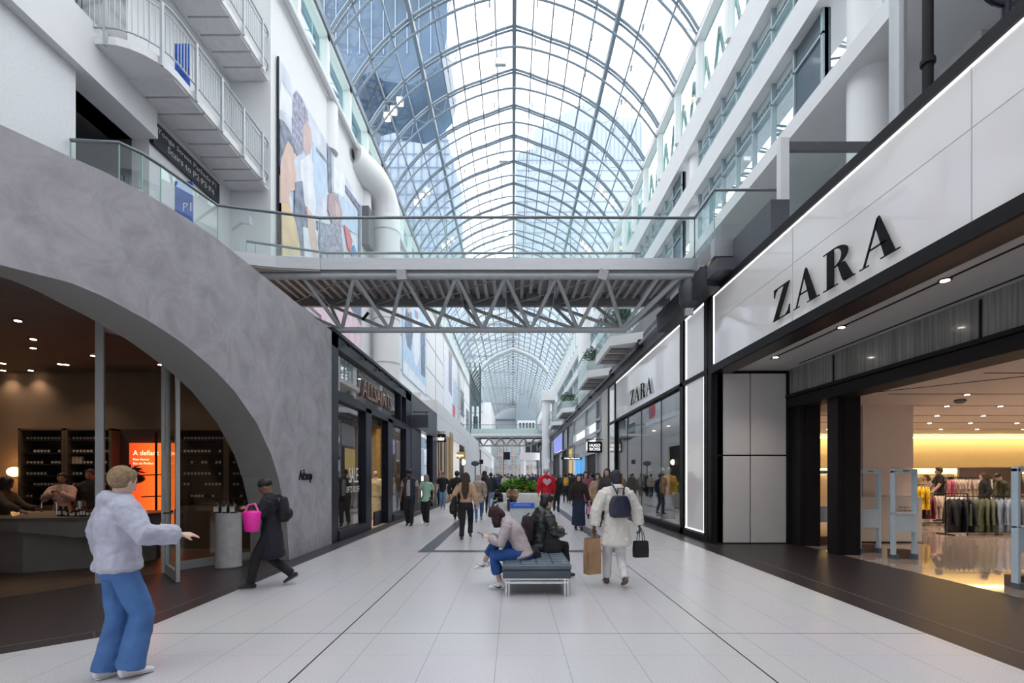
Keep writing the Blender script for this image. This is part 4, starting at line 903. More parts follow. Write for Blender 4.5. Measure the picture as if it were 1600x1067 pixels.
rack(20.3, 24.5, 21.3, 1.66, 'long black wall rack of pale garments under the lit shelf', [('cream', 10, 0), ('white', 6, 0), ('black', 3, 1), ('cream', 12, 0), ('red', 3, 0), ('cream', 8, 0)], 'wall rack under the lit shelf')
rack(17.6, 19.4, 21.3, 1.66, 'short black wall rack of pale and yellow garments under the lit shelf', [('cream', 4, 0), ('yellow', 3, 0), ('white', 8, 0), ('black', 2, 0), ('cream', 6, 0)], 'short wall rack')
for q in range(4): garment((PY(1430, 755, 15.2).x+q*.12, 15.2, 1.28), math.radians(20+q*14), cloth('yellow', CB['yellow']), 0, 'bright yellow top hanging at the pillar corner', 'yellow tops at the pillar')
m = MB(); m.tube((PY(1432, 755, 15.2).x, 15.2, 0), (PY(1432, 755, 15.2).x, 15.2, 1.4), .015); m.tube((PY(1422, 755, 15.2).x, 15.2, 1.34), (PY(1445, 755, 15.2).x, 15.2, 1.34), .012); m.build('clothes_stand', black, label='slim stand holding bright yellow tops at the pillar corner', cat='clothes stand')
m = MB(); m.box(19.2, 21.9, 20.8, 20.9, 0, 1.95); m.build('partition_screen', M('grey_beige_panel', (.20, .17, .16), .6), label='grey beige wall panel behind the man in black', cat='panel')

# ---- second façade: light panels + display windows (Y 11.7..24)
def seg(y0, y1, z0, z1, mb, d=.06): mb.box(FX, FX+d, y0, y1, z0, z1)
r = empty('display_shopfront', (FX, 17, 0), 'black framed display front with white panels, small serif letters and tall windows', 'shopfront')
f = MB()
for y in (11.72, 13.36, 22.25, 23.8): f.box(FX-.04, FX+.2, y, y+.2, 0, 5.97)
f.box(FX-.05, FX+.2, 11.72, 24.0, 5.93, 6.02); f.box(FX-.05, FX+.2, 11.72, 24.0, 4.10, 4.20); f.box(FX-.05, FX+.3, 11.7, 24, 0, .16); f.box(FX-.05, FX+.2, 13.36, 13.62, 0, 5.97); f.build('frame', black, r)
for y0, y1, z0, z1 in ((11.95, 13.36, .18, 4.1), (11.95, 13.36, 4.2, 5.92), (13.62, 22.25, 4.2, 5.92), (22.45, 23.8, 4.2, 5.92), (22.45, 23.8, .18, 4.1)):
    m = MB(); seg(y0, y1, z0, z1, m); m.build('white_panel', lightbox, r)
m = MB(); m.box(FX-.01, FX, 13.2, 13.24, .2, 4.06); m.box(FX-.01, FX, 12.0, 12.015, .2, 4.06); m.box(FX-.01, FX, 12, 13.3, .2, .225); m.box(FX-.01, FX, 13.2, 13.26, 4.25, 5.9); m.box(FX-.01, FX, 12, 13.3, 5.86, 5.9); m.box(FX-.01, FX, 13.7, 22.2, 5.87, 5.9); m.build('light_strip', led, r)
m = MB(); m.box(FX+.05, FX+.07, 13.62, 22.25, .16, 4.1); m.build('display_pane', g_shop, r)
m = MB(); [m.box(FX+.03, FX+.05, y, y+.015, .16, 4.1) for y in (15.6, 18.0, 20.2)]; m.build('glass_joint', M('joint_dark', (.05, .06, .07), .4), r)
didone('ZARA', (FX-.045, ry(987), 4.42), ry(987)-ry(1021), .56, 'R', M('letter_black', (.008, .008, .008), .7, spec=.15), r)
m = MB(); m.box(FX-.02, FX+.3, 24.0, 25.7, 0, 6.0); m.build('stone_pilaster', M('pale_stone', (.62, .59, .56), .6, var=.04), kind='structure')
# display room behind
m = MB(); m.box(7.0, 7.1, 13.4, 22, 0, 3.44); S(m, 'wall_display_back', M('display_back', (.13, .12, .12), .6))
m = MB(); m.box(4.95, 7.0, 13.4, 22, .0, .14); S(m, 'floor_display', M('display_plinth', (.35, .35, .36), .4))
m = MB(); m.box(4.85, 5.4, 11.7, 13.4, 0, 4.1); m.box(4.85, 7, 13.4, 13.5, 0, 4.1); m.box(4.85, 7.1, 22.2, 26, 0, 6); S(m, 'wall_display_side', pan)
for j, y in enumerate((14.4, 16.0, 17.4, 19.2)):
    dlight((5.6, y, 3.42), 60, (1, .82, .62), .06, 'warm spot lamp above the dressed figures in the display window', 'display window lamps')
# mannequins
def mannequin(x, y, z, mat, lbl, low, grp='dressed mannequins', rz=0):
    r = empty('mannequin', (x, y, z), lbl, 'mannequin'); r['group'] = grp
    m = MB(); m.loft([(x, y, z+.85), (x, y, z+1.05), (x, y, z+1.3), (x, y, z+1.45), (x, y, z+1.52)], [(.2, .14), (.19, .13), (.22, .14), (.17, .09), (.06, .06)], n=12); [m.loft([(x+s*.19, y, z+1.42), (x+s*.28, y-.03, z+1.15), (x+s*.27, y-.06, z+.9)], [.07, .06, .05], n=8) for s in (-1, 1)]
    me = remesh(m, 'jacket', mat, .03, 3, .02, off=(x, y, z)); me.materials.clear(); me.materials.append(mat); link('jacket', me, r)
    m = MB(); m.loft([(x, y, z+.9), (x, y, z+.45), (x, y, z+.08)], [(.17, .12), (.2, .15), (.24, .18)], n=12); m.build('skirt', low, r, smooth=True)
    m = MB(); m.ell((x, y, z+1.66), (.085, .1, .12)); m.tube((x, y, z+1.5), (x, y, z+1.6), .045); m.build('head', M('mannequin_skin', (.45, .42, .40), .4), r, smooth=True)
    m = MB(); m.tube((x, y, z), (x, y, z+.5), .02); m.lathe((x, y, z), [(.18, 0), (.18, .015)], 16); m.build('stand', chrome, r); return r
yel = cloth('yellow', CB['yellow']); bk = cloth('black', CB['black'])
mannequin(5.35, 16.6, .14, cloth('yellow_coat', (.78, .42, .03)), 'mannequin in a bright yellow jacket in the display window', bk)
mannequin(5.45, 17.6, .14, bk, 'mannequin all in black beside the yellow jacket in the display window', bk)
mannequin(5.3, 14.6, .14, cloth('olive', CB['olive']), 'mannequin in a long olive coat at the black frame end of the display window', cloth('olive', CB['olive']))
mannequin(5.5, 19.4, .14, cloth('navy', CB['navy']), 'mannequin in dark navy near the far end of the display window', bk)
# left window mannequins
mannequin(-5.05, 17.85, .02, cloth('cream_dress', (.62, .55, .38)), 'mannequin in a tiered cream dress in the dark shop doorway', cloth('cream_dress', (.62, .55, .38)))
mannequin(-4.95, 12.35, .05, cloth('mint_dark', (.12, .25, .2)), 'mannequin in green draped fabric inside the first dark display window', bk)
mannequin(-5.0, 13.5, .05, bk, 'mannequin in black behind the white SALE lettering', bk)
mannequin(-4.85, 18.9, .05, cloth('cream_dress', (.62, .55, .38)), 'mannequin in pale clothes in the window with gilded panels', cloth('cream', CB['cream']))

# ---- further right shopfronts
dgrey = M('dark_grey_band', (.075, .08, .095), .5, var=.06)
m = MB(); m.box(FX-.02, FX+.3, 11.75, 120, 6.02, 6.78); m.box(FX+.05, FX+.4, 9.0, 11.75, 6.1, 6.75); m.box(FX-.35, FX+.1, 10.4, 12.6, 6.05, 6.3); m.box(FX-.02, 6.7, -6, -2, 0, 6.1); S(m, 'trim_right_band', dgrey)
m = MB(); m.tube((FX-.14, 12.2, 6.4), (FX-.14, 110, 6.4), .055, 8); S(m, 'trim_right_pipe', M('grey_pipe', (.25, .26, .28), .4))
def qfront(name, lbl, y0, y1, cols_, bars, panes, pmat, fm=None, doors=(), rows_=()):
    r = empty(name, (FX, (y0+y1)/2, 0), lbl, 'shopfront'); f = MB()
    for y in cols_: f.box(FX-.03, FX+.25, y-.1, y+.1, 0, 6.0)
    for z in bars: f.box(FX-.03, FX+.25, y0, y1, z-.08, z+.08)
    f.build('frame', fm or pale_steel, r)
    for a, b, c, d, mt in panes: m = MB(); m.box(FX+.1, FX+.13, a, b, c, d); m.build('pane', mt, r)
    for a, b, c in doors: m = MB(); m.box(FX+.12, FX+.3, a, b, 0, c); m.build('doorway', black, r)
    return r
gp = M('pale_panel', (.32, .34, .36), .35, coat=.1); bluescr = M('blue_screen', (.05, .35, .8), .4, var=.5, scale=1.2, emit=.3, ecol=(.08, .40, .9))
r = qfront('grey_shopfront', 'grey metal framed two storey shopfront past the stone pilaster, with lit letters', 25.7, 38, (25.8, 27.4, 31.6, 37.9), (4.1, 4.75, 5.9, 3.0), ((27.5, 31.5, 4.85, 5.8, gp), (31.7, 37.8, 4.85, 5.8, gp), (31.7, 37.8, 3.1, 4.0, gp), (25.9, 27.3, .1, 5.8, gp), (27.5, 31.5, 3.1, 4.0, gp)), None, doors=((27.5, 31.5, 3.0),))
m = MB(); m.box(FX+.1, FX+.15, 32, 37.5, .2, 2.9); m.build('blue_screen', bluescr, r)
text('BOSS', (FX+.05, 31.2, 3.25), 3.3, .55, 'R', wl_, 'lit_letter', parent=r, depth=.04)
blade('blade_sign', 'black square sign with white two line lettering outside the grey shopfront', 918, 941, 690, 707, 25.2, black, ['HUGO', 'BOSS'], wl_, wall=4.7)
r = qfront('tall_dark_shopfront', 'shopfront with golden lit window behind the far right shoppers', 38, 46, (38.1, 42, 45.9), (4.0, 5.9), ((38.2, 41.9, 4.1, 5.8, gp), (42.1, 45.8, 4.1, 5.8, gp)), None, dgrey, doors=((38.3, 39.4, 4.0), (42.2, 45.8, 4.0)))
m = MB(); m.box(FX+.1, FX+.15, 39.5, 41.8, .5, 4.0); m.build('golden_window', M('gold_glow', (.6, .42, .12), .4, emit=.2, ecol=(1, .65, .2)), r)
r = qfront('violet_sign_shopfront', 'shopfront with violet lit sign in front of the far footbridge', 46, 56, (46.1, 55.9), (4.0, 5.9), ((46.2, 50, .1, 3.9, gp),), None, dgrey, doors=((50, 55.8, 4.0),))
m = MB(); m.box(FX-.05, FX+.1, 46.4, 55.4, 4.2, 5.7); m.build('lit_sign', M('violet_sign', (.2, .25, .7), .4, emit=.3, ecol=(.3, .35, .95)), r)
blade('blade_sign', 'thin black bar sign with faint lettering beyond the two line sign', 877, 911, 713.5, 718, 34, black, 'MONTBLANC', wl_, wall=4.7)
for k, y in enumerate((56, 66, 78, 90)):
    r = qfront('distant_shopfront', ('grey shopfront under the far footbridge on the violet sign side', 'shopfront just past the far footbridge on the violet sign side', 'middle shopfront of the far right row', 'last shopfront of the far right row')[k], y, y+9.8, (y+.1, y+5), (3.3, 5.9), ((y+.3, y+9, 3.5, 5.7, gp),), None, dgrey, doors=((y+1, y+4, 3.2),))
    m = MB(); m.box(FX+.1, FX+.15, y+5.2, y+9.4, .3, 3.2); m.build('window', M('far_win%d' % k, ((.5, .4, .35), (.2, .3, .45), (.5, .25, .2), (.4, .4, .42))[k], .4, emit=.35), r)
for k, (x0, x1, y0, y1, Y, l) in enumerate(((868, 875, 716, 722, 56, 'tiny round sign on the distant right side'), (787, 797, 706, 718, 70, 'small black square sign hanging in the distance left of centre'), (855, 860, 722, 730, 70, 'tiny dark banner sign among distant right shopfronts'))):
    a, b = PY(x0, y0, Y), PY(x1, y1, Y); r = empty('hanging_sign', (a.x, Y, b.z), l, 'sign'); m = MB(); m.box(a.x, b.x, Y, Y+.1, b.z, a.z); m.build('panel', navy, r); m = MB(); m.tube(((a.x+b.x)/2, Y+.05, a.z), ((a.x+b.x)/2, Y+.05, a.z+1.5), .02); m.build('rod', black, r)
# level-2 planter balconies
leaf = M('dark_leaf', (.05, .14, .04), .5, var=.5, scale=20); leafb = M('bright_leaf', (.20, .46, .06), .5, var=.5, scale=14)
def plant(cx, cy, cz_, R, H, nleaf, mat, L=.28, W=.05, name='plant', parent=None, flat=1.0, seed=1):
    q = random.Random(seed); m = MB()
    for k in range(nleaf):
        a = q.uniform(0, 6.283); rr = R*math.sqrt(q.random()); x = cx+rr*math.cos(a); y = cy+rr*flat*math.sin(a); z = cz_+q.random()**.6*H*(1-.5*(rr/R)**2)
        d = Vector((math.cos(a)*q.uniform(.2, 1), math.sin(a)*q.uniform(.2, 1), q.uniform(-.2, .9))).normalized(); l = L*q.uniform(.6, 1.2); s = Vector((-d.y, d.x, q.uniform(-.4, .4)))
        s = s.normalized()*W*q.uniform(.7, 1.2); p = Vector((x, y, z)); up = d.cross(s).normalized()*.02
        m.add([p, p+d*l*.45+s+up, p+d*l+Vector((0, 0, -.03)), p+d*l*.45-s+up], [(0, 1, 2), (0, 2, 3)])
    return m.build(name, mat, parent, fix=False)
for j, (y0, y1, x0, pl) in enumerate(((18.2, 21.3, 3.66, 1), (24.0, 27.6, 3.72, 1), (37.2, 41.5, 3.78, 1), (46.5, 51, 3.8, 0))):
    nm = ('largest, closest to the footbridge truss', 'second, above the small serif letters', 'third, above the lit letters', 'smallest, closest to the far footbridge')[j]
    r = empty('balcony', ((x0+5)/2, (y0+y1)/2, 6.5), 'white projecting balcony with glass rail on the right wall, '+nm, 'balcony', 'projecting balconies')
    m = MB(); m.prism([(x0, y0), (5.0, y0-.8), (5.0, y1+.4), (x0+.5, y1), (x0, y1)], 6.5, 6.85); m.build('slab', white, r)
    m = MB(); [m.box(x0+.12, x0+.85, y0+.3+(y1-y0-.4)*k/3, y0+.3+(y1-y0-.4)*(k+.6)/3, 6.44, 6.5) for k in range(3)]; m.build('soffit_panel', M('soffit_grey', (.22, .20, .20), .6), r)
    m = MB(); m.box(x0, x0+.02, y0, y1, 6.85, 7.9); m.box(x0, 4.9, y0-.01, y0+.01, 6.85, 7.9); m.box(x0, x0+.6, y1-.01, y1+.01, 6.85, 7.9); m.build('glass_rail', g_rail, r)
    m = MB(); m.bar((x0, y0, 7.92), (x0, y1, 7.92), .05, .04); m.bar((x0, y0, 7.92), (4.9, y0, 7.92), .05, .04); m.build('handrail', pale_steel, r)
    if pl:
        cy = y0+.9; rr = empty('potted_plant', (x0+.55, cy, 6.85), 'leafy plant in a round white bowl on the balcony '+nm, 'potted plant', 'balcony plants')
        m = MB(); m.lathe((x0+.55, cy, 6.85), [(.25, 0), (.42, .12), (.48, .35), (.44, .6), (.40, .62)], 24); m.build('bowl', white, rr, smooth=True)
        plant(x0+.55, cy, 7.42, .42, .75, 260, leaf, .34, .05, 'foliage', rr, seed=j)
m = MB(); m.box(4.9, 4.92, 21, 110, 6.85, 7.9); m.build('gallery_glass_rail', g_rail, kind='structure'); m = MB(); m.bar((4.9, 21, 7.92), (4.9, 110, 7.92), .05, .04); m.build('gallery_handrail', pale_steel, kind='structure')
# near right gallery rails
def glassrail(name, lbl, pts, z0, z1, closed=False, posts=True, panel_z=None):
    r = empty(name, tuple(Vector((*pts[0], z0))), lbl, 'railing'); g = MB(); h = MB(); pz = MB()
    for a, b in zip(pts, pts[1:]): g.bar((*a, (z0+z1)/2), (*b, (z0+z1)/2), .015, z1-z0-.03)
    h.path([(*p, z1+.02) for p in pts], .035, 8)
    g.build('glass_panel', g_rail, r); h.build('handrail', M('dark_handrail', (.16, .18, .2), .3, metal=.5), r, smooth=True)
    L_ = 0
    for i, p in enumerate(pts): pz.bar((*p, z0), (*p, z1), .012, .02, (1, 0, 0))
    pz.build('panel_edge', M('glass_edge', (.25, .45, .42), .2), r); return r
rrl = glassrail('glass_railing', 'high glass railing with dark top and white end post above the fascia', [(5.08, 9.12), (7.0, 9.12)], 6.05, 7.85)
m = MB(); m.box(5.02, 5.18, 9.06, 9.2, 5.9, 7.95); m.build('end_post', white, rrl); m = MB(); m.box(5.08, 7, 9.08, 9.16, 7.72, 7.88); m.build('top_rail', M('dark_top_rail', (.10, .10, .11), .4), rrl)
glassrail('glass_railing', 'glass railing returning toward the gallery at the right end of the footbridge', [(4.42, 11.75), (4.42, 10.6), (5.9, 10.6)], 6.8, 7.85)
m = MB(); m.box(4.4, 6.2, 10.55, 10.75, 6.4, 6.8); m.build('gallery_edge_panel', steel, kind='structure')
# service beam and lamps near the bridge end
m = MB(); m.box(4.35, 4.75, 11.2, 12.2, 5.95, 6.45); m.bar((4.55, 11.0, 6.15), (4.1, 13.2, 5.75), .35, .5); S(m, 'trim_service_beam', M('dark_service', (.03, .032, .038), .5))
r = empty('speaker', (4.3, 11.75, 5.7), 'dark round loudspeaker hanging under the right end of the footbridge', 'loudspeaker')
m = MB(); m.lathe((4.3, 11.75, 5.62), [(.02, 0), (.16, .06), (.24, .2), (.26, .55), (.2, .72)], 18); m.build('housing', M('speaker_grey', (.05, .055, .065), .5), r, smooth=True); m = MB(); m.box(4.12, 4.3, 11.5, 11.6, 5.45, 5.6); m.build('lamp_box', pale_steel, r)
r = empty('twin_lamp', (4.6, 11.2, 6.35), 'pair of round amber emergency lamps above the dark loudspeaker', 'lamp')
for dx in (-.0, .2): m = MB(); m.loft([(4.52+dx, 11.0, 6.38+dx*.3), (4.52+dx, 10.9, 6.38+dx*.3)], [.10, .085], side=(1, 0, 0), n=14, rnd=False); m.build('lamp_head', M('amber_lens', (.30, .25, .12), .3), r)
r = empty('wall_speaker', (4.6, 13.9, 6.2), 'small square loudspeaker on the grey band above the white panels', 'loudspeaker'); m = MB(); m.box(4.4, 4.7, 13.9, 14.2, 6.25, 6.55); m.build('housing', black, r); m = MB(); m.loft([(4.5, 13.88, 6.4), (4.5, 13.86, 6.4)], [.1, .1], side=(1, 0, 0), n=12, rnd=False); m.build('cone', pale_steel, r)
for j, y in enumerate((17.5, 22.5, 29, 34, 42)):
    m = MB(); m.box(4.55, 4.73, y, y+.35, 6.3, 6.55); m.build('wall_light', navy, label=('dark box lamp on the grey band over the small serif letters', 'dark box lamp on the grey band at the second balcony', 'dark box lamp on the grey band past the second balcony', 'dark box lamp on the grey band over the lit letters', 'dark box lamp on the grey band at the third balcony')[j], cat='lamp', group='box lamps on the grey band')
# ================= NEAR FOOTBRIDGE =================
def footbridge(Y0, Y1, xl, xr, zt, lbl, n0, px_bot, px_ft, px_rt, near=True):
    r = empty('footbridge', ((xl+xr)/2, (Y0+Y1)/2, zt-.4), lbl, 'footbridge')
    m = MB(); m.box(xl, xr, Y0, Y1, zt-.1, zt); m.build('deck', M('deck_grey', (.3, .3, .3), .7), r)
    m = MB(); m.box(xl+(2.4 if near else 0), xr, Y0-.03, Y0, zt-.26, zt+.02); m.box(xl, xr, Y1, Y1+.03, zt-.26, zt+.02); m.build('fascia', steel if near else white, r)
    m = MB(); x = xl
    while x < xr: m.box(x, x+.09, Y0+.1, Y1-.05, zt-.22, zt-.1); x += .24
    m.build('ribbed_soffit', M('ribbed_metal', (.50, .49, .49), .5, metal=.3), r)
    m = MB(); m.box(xl, xr, Y1-.12, Y1, zt-.42, zt-.1); m.box(xl, xr, Y0+.02, Y0+.1, zt-.32, zt-.26); m.build('edge_beam', M('beam_grey', (.22, .23, .24), .5), r)
    zb = zt-1.38; yb = (Y0+Y1)/2; R = .075 if near else .09
    m = MB(); m.tube((xl, Y0+.1, zt-.36), (xr, Y0+.1, zt-.36), R+.01, 12); m.build('top_chord', paint_steel, r, smooth=True)
    m = MB(); m.tube((px_bot[0]-.45, yb, zb), (px_bot[-1]+.1, yb, zb), R, 12); m.build('bottom_chord', paint_steel, r, smooth=True)
    for k, xb in enumerate(px_bot):
        for xt in (px_ft[k], px_ft[k+1]): m = MB(); m.tube((xb, yb, zb), (xt, Y0+.1, zt-.36), .05 if near else .06, 8); m.build('diagonal', paint_steel, r, smooth=True)
        for xt in (px_rt[k], px_rt[k+1]): m = MB(); m.tube((xb, yb, zb), (xt, Y1-.1, zt-.40), .045 if near else .06, 8); m.build('diagonal', paint_steel, r, smooth=True)
    m = MB(); m.tube((px_bot[-1]+.05, yb, zb), (xr-.35, Y0+.1, zt-.36), .07, 8); m.tube((px_bot[-1]+.05, yb, zb), (xr-.35, Y1-.1, zt-.4), .06, 8); m.build('end_brace', paint_steel, r)
    if near:
        m = MB()
        for k in range(len(px_ft)-1):
            m.tube((px_ft[k], Y0+.1, zt-.36), (px_rt[k+1], Y1-.1, zt-.42), .014, 5); m.tube((px_ft[k+1], Y0+.1, zt-.36), (px_rt[k], Y1-.1, zt-.42), .014, 5)
        m.build('tie_rod', paint_steel, r)
    return r
bot = [(x-801)*12.6/756 for x in (533, 608, 680, 754, 829, 903, 973)]
ft = [(x-801)*11.7/756 for x in (472, 553, 630, 713, 790, 870, 947, 1030)]
rt = [(x-801)*13.5/756 for x in (444, 514, 581, 654, 724, 791, 864, 931)]
br = footbridge(11.6, 13.7, -7.0, 4.42, 6.8, 'steel truss footbridge with glass rails crossing the hall above the bench', 0, bot, ft, rt)
glassrail('glass_railing', 'long glass railing along the near edge of the footbridge', [(4.42, 11.75), (1.4, 11.72), (-1.6, 11.72), (-4.68, 11.75), (-6.83, 11.2), (-7.1, 9.76), (-7.2, 9.4), (-7.4, 9.1), (-8.25, 9.03)], 6.82, 7.85)
glassrail('glass_railing', 'glass railing along the far edge of the footbridge', [(3.6, 13.6), (.2, 13.6), (-3, 13.6), (-5.2, 13.6), (-6.9, 12.98), (-7.1, 12.9)], 6.82, 7.85)
m = MB(); e = [(-4.6, 11.57), (-5.6, 11.45), (-6.83, 11.1), (-7.15, 9.7), (-7.45, 9.05), (-8.3, 8.98)]
for a, b in zip(e, e[1:]): m.bar((*a, 6.67), (*b, 6.67), .05, .28)
S(m, 'trim_gallery_left_edge', steel)
m = MB(); m.prism(e+[(-8.5, 8.98), (-12.4, 8.98), (-12.4, 11.05), (-8.35, 11.05), (-8.35, 14.2), (-7, 14.2), (-7, 11.7)], 6.5, 6.78); S(m, 'floor_gallery_left', M('gallery_slab', (.5, .5, .5), .6))
for j, x in enumerate((628, 942)):
    p = PY(x, 429, 11.55); m = MB(); m.obox(p, (.22, .16, .22), 0, .3, .3*(1 if j else -.1)); m.build('box_lamp', spot_body, label=('pale box lamp clipped to the footbridge top tube, toward the posters', 'pale box lamp clipped to the footbridge top tube, toward the white fascia')[j], cat='lamp', group='box lamps on the footbridge')
p = PY(547, 461, 12.2); m = MB(); m.tube(p+Vector((0, 0, -.15)), p+Vector((.03, 0, .15)), .06); m.build('tube_lamp', spot_body, label='slim cylinder lamp hanging in the footbridge truss before the duct', cat='lamp')
p = PY(571, 494, 12.9); m = MB(); m.tube(p+Vector((-.08, 0, -.1)), p+Vector((.08, 0, .1)), .04); m.build('tube_lamp', black, label='small dark cylinder lamp tilted under the footbridge before the duct', cat='lamp')
for j, x in enumerate((727, 832)):
    p = PY(x, 462, 13.3); m = MB(); m.obox(p, (.34, .2, .2)); m.build('junction_box', M('beam_grey', (.22, .23, .24), .5), label=('dark service box under the footbridge deck, left of the middle', 'dark service box under the footbridge deck, just right of the middle')[j], cat='box', group='service boxes under the deck')
# far footbridge
bt = [(x-801)*61/756 for x in (737, 755, 773, 791, 809, 827)]
f2 = [(x-801)*60.1/756 for x in (728, 746, 764, 782, 800, 818, 836)]
br2 = footbridge(60, 63, -6.9, 4.75, 6.85, 'white distant footbridge with glass rail and zigzag truss', 0, bt, f2, [x*63/60 for x in f2], False)
glassrail('glass_railing', 'pale glass railing of the distant footbridge', [(-6.9, 60), (-3, 60), (1, 60), (4.75, 60)], 6.9, 7.95)
m = MB(); m.box(-5.4, 3.2, 62.8, 62.9, 6.85, 7.75); m.build('banner_panel', M('mint_panel', (.55, .66, .66), .5), label='pale mint panel lining the distant footbridge', cat='panel')
m = MB(); m.box(-7.2, -6.8, 59, 64, 0, 6.6); S(m, 'column_bridge_left', white)

# ================= PARKADE BALCONIES AT UPPER LEFT =================
def rail_pts(xo, y0, y1, xi, r=.85, rr=.45):
    P = [(xi, y0)]
    P += [(xo-r+r*math.sin(math.radians(a)), y0+r-r*math.cos(math.radians(a))) for a in range(0, 91, 15)]
    P += [(xo, y) for y in (y0+(y1-y0)*k/4 for k in range(2, 4))]
    P += [(xo-rr+rr*math.cos(math.radians(a)), y1-rr+rr*math.sin(math.radians(a))) for a in range(0, 91, 18)]
    return P
def parkbalcony(z, lbl, y0=9.4):
    r = empty('parkade_balcony', (-7.7, 12, z), lbl, 'balcony', 'curved white balconies')
    P = rail_pts(-7.1, y0, 14.25, -8.35); m = MB(); m.prism(P+[(-8.35, 14.25)], z, z+.16); m.build('slab', white, r)
    m = MB()
    for k in range(8):
        y = 10.2+k*.5; m.box(-8.2, -7.14, y, y+.44, z-.05, z)
    m.build('soffit_rib', M('soffit_white', (.62, .62, .64), .6), r)
    Q = rail_pts(-7.06, y0-.02, 14.3, -8.3); h = MB(); h.path([(*p, z+1.25) for p in Q], .028, 8); h.path([(*p, z+.30) for p in Q], .02, 6); h.path([(*p, z+1.1) for p in Q], .016, 6)
    # curl at the far end
    h.path([(Q[-1][0], Q[-1][1], z+1.25-.0), (Q[-1][0]-.12, Q[-1][1], z+1.2), (Q[-1][0]-.16, Q[-1][1], z+1.05), (Q[-1][0]-.1, Q[-1][1], z+.9)], .024, 8, side=(0, 1, 0))
    h.build('handrail', pale_steel, r, smooth=True)
    R_ = resample(Q, 64); b0 = MB(); b0.tube((0, 0, .3), (0, 0, 1.1), .011, 5); bme_ = b0.mesh('baluster', pale_steel)
    for x, y in R_: link('baluster', bme_, r, loc=Vector((x, y, z))-worg(r))
    b0 = MB(); b0.bar((.02, 0, -.05), (.02, 0, 1.25), .05, .06, (0, 1, 0)); bme_ = b0.mesh('post', pale_steel)
    for i in range(4, 65, 10): x, y = R_[i]; link('post', bme_, r, loc=Vector((x, y, z))-worg(r))
    return r
parkbalcony(10.0, 'lower curved white balcony with grey balustrade above the parkade sign')
parkbalcony(13.2, 'upper curved white balcony with grey balustrade at the top edge')
m = MB(); m.box(-8.6, -8.28, 9.2, 10.4, 10.2, 12.6); S(m, 'window_parkade', M('dark_glass', (.05, .07, .08), .1, coat=.5))
bl = M('blue_poster', (.02, .10, .5), .4, var=.5, scale=3)
a, b = PY(273, 68, 10.9), PY(296, 128, 10.9)
m = MB(); m.box(a.x, b.x, 10.9, 10.93, 10.16, a.z); m.build('blue_banner', bl, label='blue banner board behind the lower curved white balustrade', cat='banner')
a, b = PY(273, 283, 11.5), PY(301, 340, 11.5)
b_ = empty('blue_banner', ((a.x+b.x)/2, 11.5, 6.78), 'blue banner board with white P1 behind the curved glass railing below the parkade sign', 'banner')
m = MB(); m.box(a.x, b.x, 11.5, 11.53, 6.78, a.z); m.build('board', bl, b_)
text('P1', (a.x+.2, 11.495, b.z+.15), .2, .2, 'F', M('white_print', (.8, .8, .8), .5), 'print', parent=b_, depth=.003)
sg = empty('parkade_sign', (-8.2, 12.2, 7.9), 'long dark sign with white parkade and stairs lettering on the left wall', 'sign')
ya, yb = 8.2*756/(801-240), 8.2*756/(801-343)
m = MB(); m.box(-8.3, -8.2, ya, yb, 9.22, 9.76); m.build('panel', M('charcoal_sign', (.022, .023, .03), .4), sg)
wp = M('sign_letter', (.55, .56, .58), .5)
text('Yonge Street Parkade P1', (-8.2, ya+.12, 9.52), yb-ya-.28, .155, 'L', wp, 'lettering', parent=sg, depth=.006); text('Stairs to P2·P3·P4', (-8.2, ya+.45, 9.30), (yb-ya)*.72, .155, 'L', wp, 'lettering', parent=sg, depth=.006)
m = MB(); p = PXX(385, 344, -7.2); m.obox(p, (.22, .35, .2), .3, .3); m.tube(p, p+Vector((-.5, .2, -.15)), .03); m.build('wall_camera', spot_body, label='grey box camera on an arm beside the footbridge left end', cat='camera')

# ================= WALL POSTERS =================
def poster(name, lbl, y0, y1, z0, z1, base, shapes, x=-7.02, frame=True, conv=None):
    r = empty(name, (x, (y0+y1)/2, z0), lbl, 'poster'); m = MB(); m.box(x-.07, x, y0, y1, z0, z1); m.build('panel', base, r)
    if frame: m = MB(); m.box(x-.05, x+.005, y0-.04, y0, z0, z1); m.build('frame_edge', navy, r)
    d = .004
    for mat, pts in shapes:
        P = []
        for px in pts:
            v = PXX(px[0], px[1], x); P.append((min(max(v.y, y0), y1), min(max(v.z, z0), z1)))
        k = MB(); k.prism(P, x, x+d, f=lambda u, v, q: (q, u, v)); d += .003; k.build('printed_shape', mat, r)
    return r
def zc(pts): return [(420+u/3.136, 80+v/3.136) for u, v in pts]
def pr(nm, c): return M(nm, c, .5, var=.12, scale=2)
lav = M('print_lavender', (.55, .60, .70), .5, var=.25, scale=1.2); skin_p = pr('print_peach', (.62, .44, .38)); skin_2 = pr('print_rose', (.50, .38, .38)); nav = M('print_slate', (.15, .18, .26), .5, var=.6, scale=3); mau = pr('print_mauve', (.38, .28, .32)); yl = pr('print_yellow', (.72, .52, .28)); og = pr('print_rust', (.42, .15, .06)); wh = pr('print_white', (.70, .73, .80)); bl2 = pr('print_sky', (.45, .58, .75)); rd = pr('print_red', (.60, .12, .16)); bb = pr('print_blue', (.05, .22, .50)); pk = pr('print_pink', (.72, .55, .66)); gyh = M('print_greylilac', (.27, .27, .38), .5, var=.6, scale=7)
